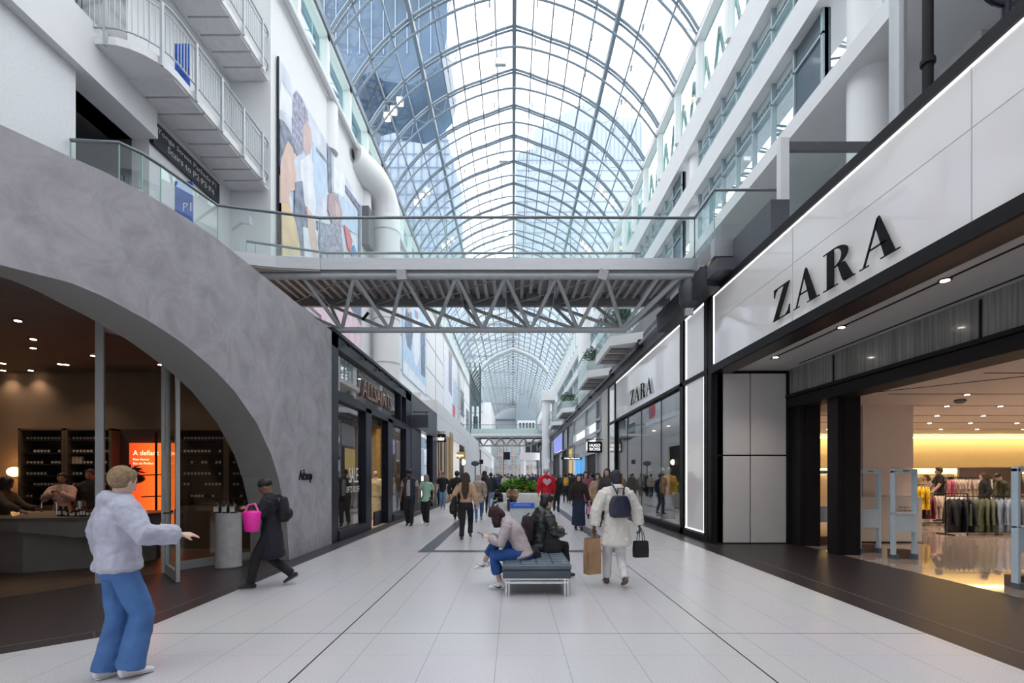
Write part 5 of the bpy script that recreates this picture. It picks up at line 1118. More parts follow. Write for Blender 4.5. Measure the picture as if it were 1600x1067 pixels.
poster('mural_poster', 'huge pale poster of friends laughing on the left wall above the shopfronts', 14.55, 22.5, 7.3, 14.2, lav, [
 (wh, zc([(60, 150), (110, 230), (120, 330), (50, 280)])), (gyh, zc([(120, 210), (135, 192), (160, 215), (188, 290), (196, 380), (178, 440), (165, 500), (135, 515), (118, 470), (112, 330)])),
 (skin_2, zc([(166, 370), (185, 340), (205, 380), (214, 450), (200, 500), (188, 530), (168, 470)])), (wh, zc([(150, 540), (200, 500), (218, 560), (232, 760), (205, 840), (160, 700)])),
 (bl2, zc([(215, 450), (280, 530), (280, 700), (232, 760), (215, 600)])), (nav, zc([(230, 468), (285, 540), (285, 556), (230, 490)])), (nav, zc([(283, 450), (303, 490), (308, 700), (290, 690)])), (wh, zc([(312, 500), (370, 590), (370, 720), (316, 690)])),
 (nav, zc([(372, 655), (448, 760), (448, 1010), (436, 1010), (436, 780), (372, 685)])), (bl2, zc([(335, 690), (430, 790), (430, 900), (350, 850)])),
 (nav, zc([(46, 325), (70, 345), (100, 390), (122, 450), (126, 500), (104, 470), (86, 440), (70, 480), (60, 520), (46, 600)])), (skin_p, zc([(58, 520), (88, 438), (110, 470), (122, 510), (118, 550), (130, 610), (122, 650), (124, 680), (100, 686), (92, 720), (105, 780), (60, 800), (46, 740), (46, 560)])),
 (nav, zc([(124, 640), (160, 636), (168, 740), (200, 880), (200, 1020), (150, 1020), (120, 800)])), (mau, zc([(288, 705), (310, 690), (336, 720), (355, 790), (350, 870), (322, 890), (286, 780)])), (skin_2, zc([(318, 730), (340, 760), (345, 820), (325, 840)])),
 (gyh, zc([(232, 830), (290, 850), (345, 830), (365, 1010), (260, 1040), (238, 930)])), (wh, zc([(160, 860), (235, 880), (230, 1040), (170, 1040)])), (skin_p, zc([(180, 760), (205, 800), (230, 930), (232, 1040), (215, 1040), (185, 880)])),
 (rd, zc([(364, 850), (382, 865), (404, 930), (396, 985), (382, 960)])), (bb, zc([(394, 985), (412, 950), (428, 1000), (404, 1005)])),
 (yl, zc([(46, 740), (80, 745), (118, 820), (142, 950), (148, 1045), (46, 1020)])), (og, zc([(41, 742), (50, 742), (58, 1010), (41, 1010)])), (pk, [(500, 470), (541, 470), (556, 484), (562, 500), (562, 548), (500, 500)]), (pk, [(432, 395), (470, 400), (562, 500), (562, 560), (432, 432)]), (nav, [(541, 470), (562, 470), (562, 510), (545, 480)])])
poster('mural_poster', 'tall poster with blue clad figures further along the left wall', 31, 39.3, 8.2, 14.8, bl2, [(nav, [(634, 480), (643, 488), (645, 520), (642, 548), (636, 540), (632, 510)]), (skin_p, [(637, 476), (641, 480), (641, 490), (637, 487)]), (wh, [(648, 490), (656, 500), (655, 560), (649, 575), (645, 540)]), (mau, [(648, 483), (653, 488), (653, 500), (648, 496)]), (nav, [(657, 510), (664, 520), (664, 590), (658, 585)]), (wh, [(628, 560), (665, 605), (665, 640), (628, 600)])], frame=False)
poster('mural_poster', 'narrow distant poster with grey blue figures before the lift tower', 49.5, 61, 7.8, 15.6, wh, [(gyh, [(701, 545), (706, 555), (706, 620), (701, 610)]), (mau, [(703, 540), (707, 548), (706, 560), (702, 555)]), (bl2, [(708, 590), (714, 600), (713, 650), (708, 640)]), (rd, [(707, 630), (711, 636), (711, 655), (707, 650)])], frame=False)
# ================= PEOPLE =================
SK = {'light': (.62, .42, .34), 'tan': (.45, .27, .19), 'brown': (.25, .13, .085), 'dark': (.09, .045, .03)}
def mat_skin(k): return M('skin_'+k, SK[k], .5, var=.05)
def fab(nm, c, bump=.5, var=.12, scale=12): return M('fabric_'+nm, c, .9, var=var, scale=scale, bump=bump)
def ik(a, c, l1, l2, hint):
    d = c-a; L_ = min(d.length, (l1+l2)*.999); dn = d.normalized(); x = (l1*l1-l2*l2+L_*L_)/(2*L_); h = math.sqrt(max(0, l1*l1-x*x))
    hv = Vector(hint); hv = hv-hv.dot(dn)*dn; hv.normalize(); return a+dn*x+hv*h
def hand(m, w_, d, out, curl=.5, s=1, side=1):
    """palm from wrist w_ along d; out = palm facing direction; thumb leaves the side of the palm"""
    d = d.normalized(); o = Vector(out); o = (o-o.dot(d)*d).normalized(); u = d.cross(o)*side
    pc = w_+d*.09*s; m.loft([w_-d*.01, w_+d*.03*s, w_+d*.075*s, pc], [(.024*s, .018*s), (.034*s, .017*s), (.042*s, .016*s), (.040*s, .013*s)], side=tuple(u), n=10)
    for k, (off, ln) in enumerate(((-.030, .070), (-.010, .080), (.010, .074), (.029, .058))):
        b = pc+u*off*s-d*.01; c1 = curl*(.8+.1*k); p1 = b+(d*math.cos(c1*.5)+o*math.sin(c1*.5))*ln*.45*s; p2 = p1+(d*math.cos(c1*1.3)+o*math.sin(c1*1.3))*ln*.32*s; p3 = p2+(d*math.cos(c1*1.9)+o*math.sin(c1*1.9))*ln*.25*s
        m.loft([b, p1, p2, p3], [.0095*s, .0088*s, .008*s, .0068*s], side=tuple(u), n=7)
    b = w_+d*.03*s-u*.028*s; p1 = b+(d*.6-u*.7+o*.3).normalized()*.038*s; p2 = p1+(d*.9-u*.2+o*.4).normalized()*.032*s; m.loft([b, p1, p2], [.013*s, .0105*s, .0085*s], side=tuple(o), n=7)
def person(label, loc, face, h=1.68, skin='tan', sex='f', stride=.45, lead=1, feet=None, hips=None, lean=0, lean2=0, head=(0, 0), hands=None, curl=.5, arm_hint=None,
           top=None, bottom=None, hair=None, shoes=(.03, .03, .03), vox=.016, detail=False, group=None, sit=False, knees=None, sole=None, collar=None):
    """face: heading in degrees (0 away from the camera, 180 toward it, 90 toward -X).  coordinates below are local: x right, y forward."""
    s = h/1.70; V = Vector; male = sex == 'm'
    thigh, shin = .43*s, .42*s
    if feet is None: feet = ((-.085*s, (stride/2*lead)*s, .085*s), (.085*s, (-stride/2*lead)*s, (.085+.10*min(1, stride*1.6))*s))
    fl, fr_ = V(feet[0]), V(feet[1])
    if hips is None: hz = .112*s+math.sqrt(max(.1, ((thigh+shin)*.992)**2-(stride*s/2)**2)); hips = (0, 0, hz)
    P = V(hips); sp = V((0, math.sin(lean), math.cos(lean))); sp2 = V((0, math.sin(lean+lean2), math.cos(lean+lean2)))
    wv = P+sp*.16*s; ch = wv+((sp+sp2)/2).normalized()*.17*s; sh = ch+sp2*.14*s; nk = sh+sp2*.075*s
    hy, hp = head; hd = V((0, math.sin(lean+lean2*.8+hp), math.cos(lean+lean2*.8+hp))); R = Matrix.Rotation(hy, 3, 'Z')
    hc = nk+hd*.125*s+V((0, .02*s, 0)); HR = R @ Matrix.Rotation(-(lean+lean2*.8+hp), 3, 'X'); fw = HR @ V((0, 1, 0)); up = HR @ V((0, 0, 1)); rt = HR @ V((1, 0, 0))
    sw = (.195 if male else .168)*s; hw = .088*s
    side = V((1, 0, 0)); SL, SR = sh-side*sw-sp2*.015*s, sh+side*sw-sp2*.015*s
    if hands is None: hands = ((-sw-.07*s, -stride*.28*lead*s+.04, None), (sw+.07*s, stride*.28*lead*s+.04, None))
    ua, fa = .285*s, .25*s; wr = []
    for S_, hh in ((SL, hands[0]), (SR, hands[1])):
        if hh[2] is None:
            t = V((hh[0], S_.y+hh[1], S_.z-.50*s))
        else: t = V(hh)
        d = t-S_
        if d.length > (ua+fa)*.985: t = S_+d.normalized()*(ua+fa)*.985
        wr.append(t)
    ah = arm_hint or ((-.5, -1, -.2), (.5, -1, -.2)); EL = [ik(SL, wr[0], ua, fa, ah[0]), ik(SR, wr[1], ua, fa, ah[1])]
    HL, HRp = P-side*hw-sp*.03*s, P+side*hw-sp*.03*s
    kh = knees or ((0, 1, 0), (0, 1, 0)); KN = [ik(HL, fl, thigh, shin, kh[0]), ik(HRp, fr_, thigh, shin, kh[1])]
    w_ = 1.0 if male else .92
    Xf = Matrix.Rotation(math.radians(face), 4, 'Z'); base = V(loc)
    r = empty('person', tuple(base), label, 'person', group)
    def put(m): m.v = [tuple(Xf @ V(v)) for v in m.v]; return m
    def fin(m, name, mat, v=None, sm=3, disp=0, ds=.1):
        put(m); me = remesh(m, name, mat, v or vox, sm, disp, dscale=ds); me.materials.clear(); me.materials.append(mat); return link(name, me, r)
    def tor(m, e, z0=-.10, neck=True, k=1.0, cap=True):
        lo = P+sp*z0*s
        pts = [lo, P+sp*.02*s, wv, ch, sh-sp2*.02*s]+([nk] if neck else [])
        if z0 < -.12: pts.insert(1, P-sp*.06*s)
        rr = [((.160 if not male else .155)*k, .118*k), (.150*w_, .112), (.128*w_ if not male else .145, .098), (.162*w_, .115), (.160*w_, .088)]+([(.06, .058)] if neck else [])
        if z0 < -.12: rr.insert(1, (.168*w_, .122))
        m.loft(pts, [((a+e)*s, (b+e)*s) for a, b in rr], side=(1, 0, 0), n=14, rnd=cap, cap=.3)
        m.loft([SL+side*.01, sh-sp2*.0*s, SR-side*.01], [(.060*s+e*.6, .058*s+e*.6), (.07*s+e, .075*s+e), (.060*s+e*.6, .058*s+e*.6)], side=tuple(sp2), n=10, cap=.8)
    # ---- body: one continuous surface
    m = MB(); tor(m, -.012)
    m.loft([nk-sp2*.03*s, nk+hd*.05*s, hc-up*.06*s], [.056*s*w_, .052*s*w_, .055*s], n=10)
    m.ell(hc+up*.02*s, (.077*s, .098*s, .108*s), HR, 14, 10); m.ell(hc+fw*.022*s-up*.045*s, (.060*s, .068*s, .072*s), HR, 12, 8); m.ell(hc+fw*.045*s-up*.092*s, (.032*s, .034*s, .026*s), HR, 8, 6)
    m.loft([hc+fw*.088*s+up*.02*s, hc+fw*.104*s-up*.025*s], [.008*s, .014*s], n=8); m.ell(hc+fw*.088*s-up*.058*s, (.022*s, .014*s, .012*s), HR, 8, 6); m.ell(hc+fw*.083*s+up*.035*s, (.045*s, .014*s, .012*s), HR, 8, 6)
    for q in (-1, 1): m.ell(hc+rt*q*.079*s-up*.01*s, (.010*s, .018*s, .030*s), HR, 8, 6)
    for S_, E_, W_, q in ((SL, EL[0], wr[0], -1), (SR, EL[1], wr[1], 1)):
        m.loft([S_, (S_+E_)/2, E_, (E_+W_)/2, W_], [x*s*w_ for x in (.052, .048, .040, .038, .027)], n=10)
        d = W_-E_; hand(m, W_, d, V((-q, .3, 0)) if abs(d.normalized().z) > .6 else V((0, .1, -1)) if curl < 0 else V((-q*.4, .2, -1)), abs(curl), s, q)
    for H_, K_, A_ in ((HL, KN[0], fl), (HRp, KN[1], fr_)):
        m.loft([H_, (H_+K_)/2, K_, K_*.6+A_*.4, A_], [x*s for x in (.082, .070, .052, .050, .036)], n=10)
    fdir = [V((0, 1, 0)), V((0, 1, 0))]
    fin(m, 'body', mat_skin(skin), v=min(vox, .011) if detail else vox, sm=2)
    # ---- shoes
    for A_, K_ in ((fl, KN[0]), (fr_, KN[1])):
        lift = max(0, A_.z-.085*s); pit = min(.9, lift/.17) if not sit else (.0 if lift < .06 else .25)
        f_ = V((0, math.cos(pit), -math.sin(pit))); u_ = V((0, math.sin(pit), math.cos(pit)))
        if sit == 'x': kk = (A_-K_); f_ = V((-.9, .35, -.1)).normalized() if False else f_
        m = MB(); b = A_-u_*.040*s; m.loft([b-f_*.055*s, b, b+f_*.075*s-u_*.012*s, b+f_*.15*s-u_*.02*s], [(.033*s, .042*s), (.037*s, .045*s), (.042*s, .030*s), (.036*s, .022*s)], side=(1, 0, 0), n=12)
        m.loft([A_-u_*.03*s, A_+u_*.01*s], [.042*s, .040*s], n=10); m2 = m
        o = fin(m2, 'shoe', M('shoe_%.2f_%.2f_%.2f' % shoes, shoes, .5), v=.011 if vox < .02 else .018, sm=2)
        if sole:
            m = MB(); b = A_-u_*.078*s; m.loft([b-f_*.06*s, b+f_*.05*s, b+f_*.16*s], [(.036*s, .010*s), (.042*s, .009*s), (.034*s, .009*s)], side=(1, 0, 0), n=12); put(m); m.build('sole', M('shoe_%.2f_%.2f_%.2f' % sole, sole, .5), o, smooth=True) if False else link('sole', put(MB()).mesh('sole', M('sole', sole, .5)), o) if False else m.build('sole', M('sole_%.2f' % sole[0], sole, .5), o, smooth=True)
            bpy.data.objects[o.children[-1].name].location = (0, 0, 0); me = o.children[-1].data
            for v in me.vertices: v.co += worg(o)
    # ---- trousers / skirt
    if bottom:
        kind, bm, = bottom[0], bottom[1]; m = MB(); e = bottom[2] if len(bottom) > 2 else .012
        m.loft([P-sp*.10*s, P+sp*.02*s, P+sp*.11*s], [(.158*s+e, .122*s+e), (.160*s*w_+e, .120*s+e), (.135*s*w_+e, .104*s+e)], side=(1, 0, 0), n=14, rnd=True, cap=.4)
        if kind == 'skirt':
            f_ = (fl+fr_)/2; f_.z = .16*s; m.loft([P, P*.5+f_*.5+V((0, .03, 0)), f_], [(.18*s, .15*s), (.20*s, .20*s), (.22*s, .22*s)], side=(1, 0, 0), n=16, rnd=False)
        else:
            hem = {'slim': (.078, .058, .046), 'straight': (.085, .072, .068), 'wide': (.092, .088, .105), 'short': (.09, .085, .085)}[kind]
            for H_, K_, A_ in ((HL, KN[0], fl), (HRp, KN[1], fr_)):
                end = A_ if kind != 'short' else K_*.35+A_*.65
                if kind == 'wide': end = A_-V((0, 0, .03*s))
                m.loft([H_, (H_+K_)/2, K_, (K_+end)/2, end], [(.096*s, .100*s), ((hem[0]+.008)*s, (hem[0]+.008)*s), ((hem[1]+.006)*s,)*2, ((hem[1]+hem[2])/2*s,)*2, (hem[2]*s,)*2], n=12, rnd=False)
        fin(m, 'skirt' if kind == 'skirt' else 'trousers', bm, sm=3, disp=.02*s if vox < .02 else 0)
    if top:
        kind, tm = top[0], top[1]; e = {'tee': .024, 'sweater': .028, 'coat': .035, 'puffer': .05, 'vest': .03, 'hoodie': .035}[kind]; slv = {'tee': .42, 'vest': 0}.get(kind, .97); hem = top[2] if len(top) > 2 else -.08; fl_ = top[3] if len(top) > 3 else 1.0
        m = MB(); tor(m, e, hem, neck=kind not in ('vest',), k=fl_)
        if kind == 'coat' or kind == 'hoodie' or kind == 'puffer': m.loft([nk-sp2*.03*s, nk+sp2*.02*s], [.075*s, .07*s], n=10, cap=.3)
        if kind in ('hoodie', 'puffer'): m.ell(nk-V((0, .075, .02))*s, (.11*s, .07*s, .075*s))
        for S_, E_, W_ in ((SL, EL[0], wr[0]), (SR, EL[1], wr[1])):
            if slv >= .9: m.loft([S_, (S_+E_)/2, E_, (E_+W_)/2, E_*.06+W_*.94], [x*s+e*.9 for x in (.056, .052, .046, .042, .032)], n=12, rnd=False)
            elif slv > 0: m.loft([S_, S_*.3+E_*.7], [.064*s, .068*s], n=12, rnd=False)
        fin(m, {'tee': 'shirt', 'vest': 'vest', 'hoodie': 'hoodie', 'sweater': 'sweater', 'coat': 'coat', 'puffer': 'jacket'}[kind], tm, sm=3, disp=.028*s if vox < .02 else 0, ds=.09 if kind != 'puffer' else .05)
        if kind == 'vest' and len(top) > 4:
            m = MB(); tor(m, .012, -.06, True)
            for S_, E_ in ((SL, EL[0]), (SR, EL[1])): m.loft([S_, S_*.35+E_*.65], [.062*s, .062*s], n=12, rnd=False)
            fin(m, 'shirt', top[4], sm=3)
            m = MB(); m.loft([P+sp*.0*s+V((0, .145*s, 0)), ch+V((0, .145*s, 0)), sh+V((0, .10*s, 0))], [(.06*s, .015*s), (.06*s, .015*s), (.05*s, .02*s)], side=(1, 0, 0), n=8); put(m); m2 = m.build('shirt_front', top[4], None, smooth=True); off = worg(m2)
            m2.parent = r; m2.location = off
    if hair:
        kind, hm = hair[0], hair[1]; m = MB()
        if kind in ('short', 'long', 'bob', 'bun', 'curly'):
            k = 1.12 if kind == 'curly' else 1.0
            m.ell(hc-fw*.018*s+up*.032*s, (.091*s*k, .104*s*k, .106*s*k), HR, 14, 10)
            m.ell(hc+up*.070*s+fw*.028*s, (.074*s*k, .066*s, .050*s*k), HR, 12, 8)
            if kind != 'short': m.ell(hc-fw*.045*s-up*.02*s, (.090*s*k, .072*s*k, .105*s*k), HR, 12, 8)
            if kind in ('long', 'curly'):
                L_ = hair[2] if len(hair) > 2 else .38; b = hc-fw*.05*s; bk_ = nk-V((0, .10, 0))*s
                m.loft([b+up*.02*s, b*.4+bk_*.6, bk_-sp2*.5*L_*s, bk_-sp2*L_*s+V((0, -.01, 0))], [(.085*s, .07*s), (.095*s, .06*s), (.11*s*k, .055*s), (.055*s, .03*s)], side=tuple(rt), n=12)
                for q in ((-1, 1) if kind == 'long' else ()): m.loft([hc+rt*q*.074*s+up*.04*s+fw*.02*s, hc+rt*q*.085*s-up*.08*s, nk+rt*q*.09*s+V((0, .05, -.06))*s, nk+rt*q*.09*s+V((0, .09, -.20))*s], [.028*s, .034*s, .034*s, .016*s], n=8)
            if kind == 'bob': m.loft([hc-fw*.02*s, hc-fw*.03*s-V((0, 0, .12))*s, hc-fw*.04*s-V((0, 0, .215))*s], [(.094*s, .088*s), (.105*s, .085*s), (.095*s, .06*s)], side=tuple(rt), n=12, rnd=False)
            if kind == 'bun': m.ell(hc-fw*.10*s+up*.06*s, (.045*s, .045*s, .045*s))
            nm = 'hair'
        elif kind in ('turban', 'beanie', 'cap'):
            kk = 1.16 if kind == 'turban' else 1.05
            m.ell(hc+up*.055*s-fw*.006*s, (.086*s*kk, .106*s*kk, .088*s*kk), HR, 14, 10)
            if kind == 'cap': m.loft([hc+up*.045*s+fw*.07*s, hc+up*.035*s+fw*.16*s], [(.07*s, .012*s), (.05*s, .008*s)], side=tuple(rt), n=10)
            if kind == 'turban': m.loft([hc+up*.02*s-rt*.07*s+fw*.03*s, hc+up*.10*s+fw*.095*s, hc+up*.02*s+rt*.07*s+fw*.03*s], [.03*s, .034*s, .03*s], n=8)
            nm = kind
        elif kind == 'hijab':
            m.ell(hc-fw*.014*s+up*.03*s, (.094*s, .104*s, .108*s), HR, 14, 10); m.ell(hc-fw*.035*s-up*.03*s, (.094*s, .088*s, .115*s), HR, 12, 8)
            m.loft([hc-up*.09*s-fw*.02*s, nk, nk-sp2*.06*s], [(.085*s, .085*s), (.10*s, .10*s), (.17*s, .13*s)], side=(1, 0, 0), n=12); nm = 'headscarf'
        fin(m, nm, hm, v=min(vox, .014), sm=2, disp=.012*s if kind in ('long', 'curly', 'bob') else 0, ds=.035)
        if len(hair) > 3 and hair[3] == 'beard':
            m = MB(); m.ell(hc+fw*.05*s-up*.08*s, (.062*s, .055*s, .062*s), HR); fin(m, 'beard', M('hair_black', (.012, .010, .010), .6), v=.014, sm=2)
    if detail:
        for q in (-1, 1):
            m = MB(); m.ell(hc+rt*q*.030*s+fw*.089*s+up*.012*s, (.012*s, .008*s, .0075*s), HR, 8, 6); put(m); e_ = m.build('eye', M('eye_dark', (.02, .015, .012), .3), None, smooth=True); off = worg(e_); e_.parent = r; e_.location = off
        m = MB(); m.ell(hc+fw*.098*s-up*.058*s, (.020*s, .007*s, .007*s), HR, 8, 6); put(m); e_ = m.build('mouth', M('lip', (.32, .10, .09), .5), None, smooth=True); off = worg(e_); e_.parent = r; e_.location = off
    W = lambda p: base+(Xf @ V(p)); return {'root': r, 'W': W, 'wr': [W(x) for x in wr], 'hd': [(W(x)-W(y)).normalized() for x, y in zip(wr, EL)], 'nk': W(nk), 'sh': W(sh), 'ch': W(ch), 'wv': W(wv), 'P': W(P), 'hc': W(hc), 'X': Xf, 's': s, 'SL': W(SL), 'SR': W(SR), 'fw': Xf.to_3x3() @ fw}
def at(px, feet_y): g = G(px, feet_y); return (g.x, g.y, 0)
hb = M('hair_black', (.012, .010, .010), .6); hbr = fab('hair_brown', (.055, .03, .02), .3, .4, 40); hbl = fab('hair_blond', (.25, .17, .10), .3, .4, 40); hgr = fab('hair_grey', (.25, .24, .24), .3); hdr = fab('hair_plum', (.035, .012, .016), .3, .4, 40)
bkf = fab('black', (.014, .014, .017)); 
# --- foreground: person in lilac grey sweatshirt and blue jeans reaching for the door
jeans = fab('blue_jeans', (.06, .15, .36), .4, .25, 4); lil = fab('lilac_sweatshirt', (.42, .43, .52), .5, .1, 5)
p1 = person('person in a pale lilac sweatshirt and wide blue jeans reaching toward the glass door', (-3.14, 3.85, 0), -34, h=1.63, skin='light', stride=.12, lead=-1, hands=((-.36, .02, .92), (.34, .30, 1.13)), arm_hint=((-1, -.3, 0), (.9, -.8, -.9)), curl=.35,
       top=('puffer', lil, -.04, 1.02), bottom=('wide', jeans), hair=('short', hbl), shoes=(.75, .74, .76), vox=.010, detail=True, head=(.30, .12), sole=(.6, .6, .6))
# --- black coat with pink bag
pc = person('person in a long black coat looking at a phone beside the plaster wall', (-3.50, 7.02, 0), 105, h=1.56, skin='brown', stride=.56, lead=1, lean=.05, hands=((-.10, .30, 1.13), (.12, .30, 1.13)), curl=.9, head=(0, .25),
       top=('coat', fab('black_coat', (.012, .012, .020)), -.42, 1.25), bottom=('straight', bkf), hair=('beanie', hb), shoes=(.02, .02, .02), vox=.011, detail=True, sole=(.25, .25, .25))
# --- white outfit woman with backpack
crm = fab('cream_knit', (.66, .63, .58), .5, .06, 6)
pw = person('person in an oversized white top and white trousers walking away with shopping bags', at(962, 915), 3, h=1.66, skin='dark', stride=.40, lead=1, hands=((-.34, -.02, .80), (.36, .02, .86)), arm_hint=((-1, -.2, 0), (1, -.2, 0)), curl=1.3,
       top=('puffer', crm, -.30, 1.22), bottom=('straight', fab('white_trousers', (.66, .65, .66), .3)), hair=('hijab', fab('dark_headscarf', (.03, .03, .04))), shoes=(.10, .06, .05), vox=.011)
# --- long haired woman in tan sweater
pt = person('person with very long brown hair in a tan sweater and black trousers walking away', at(728, 842), -4, h=1.66, skin='light', stride=.34, lead=-1, hands=((-.27, .05, .95), (.30, -.05, .84)), top=('sweater', fab('tan_sweater', (.48, .30, .19), .6), .03, 1.0), bottom=('straight', bkf), hair=('long', hbr, .42), shoes=(.05, .04, .03), vox=.014)
# --- seated on bench: cross-legged in grey pink sweater with phone (faces -X)
pk = fab('rose_grey_sweatshirt', (.42, .36, .37), .7, .05, 5); bj = fab('royal_denim', (.02, .075, .26), .4, .2, 5)
ps = person('seated person in a rose grey sweatshirt bent over a phone on the bench', (.10, 6.86, 0), 82, h=1.64, skin='light', sit=True, hips=(0, -.04, .53), feet=((-.02, .28, .085), (.20, .56, .34)), knees=((-.1, .5, 1), (0, .3, 1)), lean=.30, lean2=.40, head=(0, .35), hands=((-.10, .42, .74), (.06, .44, .74)), arm_hint=((-.6, -.3, -1), (.6, -.3, -1)), curl=1.0,
       top=('sweater', pk, -.06, 1.05), bottom=('short', bj), hair=('bob', hdr), shoes=(.78, .77, .77), vox=.010, detail=True, sole=(.7, .7, .7))
pf = person('seated person in a black puffer jacket on the far end of the bench', (.44, 7.62, 0), -62, h=1.70, skin='light', sit=True, hips=(0, -.04, .54), feet=((-.12, .42, .085), (.12, .40, .085)), knees=((0, .3, 1), (0, .3, 1)), lean=.10, lean2=.16, head=(-.15, .10), hands=((-.10, .34, .78), (.16, .30, .72)), arm_hint=((-.6, -.3, -1), (.6, -.3, -1)), curl=.9,
       top=('puffer', M('fabric_puffer_black', (.025, .027, .026), .35, var=.2, scale=6, bump=.6, stretch=(1, 1, 5)), -.06, 1.0), bottom=('straight', bkf), hair=('bun', hb), shoes=(.05, .05, .05), vox=.012, detail=True)
# --- walkers on the left
px_ = person('man in a black turban, navy gilet and pale tee walking along the dark shopfront', at(640, 821), 176, h=1.76, sex='m', skin='brown', stride=.18, hands=((-.30, .02, .84), (.30, .02, .84)), top=('vest', fab('navy_vest', (.03, .035, .055)), -.10, 1.0, fab('rose_tee', (.42, .36, .38))), bottom=('straight', bkf), hair=('turban', hb, 0, 'beard'), shoes=(.03, .03, .03), vox=.016, detail=True)
person('person in a mint green tee and black trousers beside the man in the turban', at(666, 820), 172, h=1.62, skin='tan', stride=.26, top=('tee', fab('mint_tee', (.36, .58, .44), .3), -.12, 1.08), bottom=('straight', bkf), hair=('bob', hgr), shoes=(.5, .5, .5), vox=.016, detail=True)
person('man in a black tee and light blue jeans walking toward the camera', at(692, 796), 178, h=1.74, sex='m', skin='light', stride=.22, top=('tee', bkf, -.10), bottom=('slim', fab('mid_jeans', (.13, .24, .42), .3)), hair=('cap', fab('dull_red_cap', (.22, .06, .05))), shoes=(.3, .32, .36), vox=.02, detail=True)
person('person in a grey tee half hidden behind the man in the black tee', at(688, 791), 178, h=1.82, sex='m', skin='tan', stride=.1, top=('tee', fab('grey_tee', (.20, .23, .22)), -.10), bottom=('slim', bkf), hair=('short', hgr), vox=.022)
person('person in a black jacket walking just left of the long brown hair', at(714, 812), 0, h=1.76, sex='m', skin='tan', stride=.3, top=('coat', bkf, -.10), bottom=('straight', bkf), hair=('short', hb), vox=.02)
person('person in a pale headscarf and brown plaid jacket walking away', at(748, 815), 2, h=1.66, skin='tan', stride=.40, lead=-1, top=('coat', M('fabric_plaid', (.42, .33, .26), .9, var=.5, scale=7), -.20, 1.1), bottom=('slim', fab('blue_denim', (.05, .13, .34), .3)), hair=('hijab', fab('beige_scarf', (.55, .45, .40), .2)), shoes=(.25, .30, .18), vox=.018)
person('person with dark curly hair behind the plaid jacket', at(757, 802), 0, h=1.78, skin='brown', stride=.2, top=('coat', fab('charcoal', (.04, .04, .05)), -.1), bottom=('slim', bkf), hair=('curly', hb, .15), vox=.022)
person('person in a black jacket with a round back print and pale jeans', at(767, 795), 0, h=1.74, sex='m', skin='brown', stride=.34, top=('coat', fab('ink_jacket', (.015, .018, .028)), -.1), bottom=('straight', fab('pale_jeans', (.28, .38, .50), .3)), hair=('short', hb), vox=.02)
# --- centre and right
rdm = fab('red_hoodie', (.62, .012, .030), .4, .05)
pr_ = person('tall person in a red hoodie with a pink heart and a pale grey cap', (1.22, 17.6, 0), 2, h=1.86, sex='m', skin='light', stride=.36, lead=1, top=('hoodie', rdm, -.10), bottom=('straight', fab('ink_trousers', (.015, .022, .03))), hair=('cap', fab('pale_cap', (.52, .56, .60), .2)), shoes=(.45, .45, .46), vox=.016, head=(3.14, 0) if False else (0, 0))
person('person in a black lettered sweatshirt next to the red hoodie', at(869, 803), 180, h=1.60, skin='tan', stride=.3, top=('sweater', bkf, -.08), bottom=('slim', bkf), hair=('long', hb, .2), shoes=(.7, .7, .7), vox=.02)
py_ = person('person in dark clothes with a yellow backpack walking away', at(884, 786), 0, h=1.72, skin='tan', stride=.3, top=('coat', fab('charcoal', (.04, .04, .05)), -.08), bottom=('slim', bkf), hair=('short', hb), vox=.022)
pfc = person('person in a dark fur coat and long navy skirt carrying a pink bag', at(904, 828), 180, h=1.62, skin='light', stride=.14, hands=((-.30, .03, .86), (.27, .05, .84)), top=('coat', M('fabric_dark_fur', (.028, .020, .018), .95, var=.7, scale=60, bump=1), -.20, 1.15), bottom=('skirt', fab('navy_denim', (.012, .022, .055), .3)), hair=('long', hbr, .22), shoes=(.05, .04, .04), vox=.015, detail=True)
person('person in a rose pink coat behind the dark fur coat', at(915, 810), 176, h=1.74, skin='light', stride=.2, top=('coat', fab('rose_coat', (.30, .10, .16)), -.3), bottom=('slim', bkf), hair=('long', hbr, .1), vox=.02, detail=True)
person('person in a blue jacket by the black doorway', at(925, 803), 60, h=1.68, skin='tan', stride=.2, top=('coat', fab('cobalt_coat', (.03, .08, .24)), -.2), bottom=('slim', bkf), hair=('short', hb), vox=.02)
person('person in sunglasses and a beige coat facing the white outfit', at(934, 822), 165, h=1.66, skin='light', stride=.2, top=('coat', fab('beige_coat', (.50, .33, .22)), -.3), bottom=('straight', bkf), hair=('long', hbr, .3), vox=.016, detail=True)
person('tall person with long wavy black hair beside the stone pilaster', at(949, 824), 150, h=1.80, skin='light', stride=.1, top=('coat', fab('slate_coat', (.06, .05, .055)), -.2), bottom=('straight', bkf), hair=('long', hb, .3), vox=.016, detail=True)
pst = person('seated person in a tan jacket on the rim beside the planter', (.02, 22.6, 0), 170, h=1.70, sex='m', skin='brown', sit=True, hips=(0, 0, .50), feet=((-.14, .45, .085), (.14, .40, .085)), knees=((0, .3, 1), (0, .3, 1)), lean=.25, lean2=.3, head=(0, .4), hands=((-.1, .38, .72), (.1, .38, .72)), top=('coat', fab('tan_jacket', (.36, .22, .12)), -.05), bottom=('straight', fab('charcoal', (.04, .04, .05))), hair=('curly', hb, .02), vox=.018, detail=True)
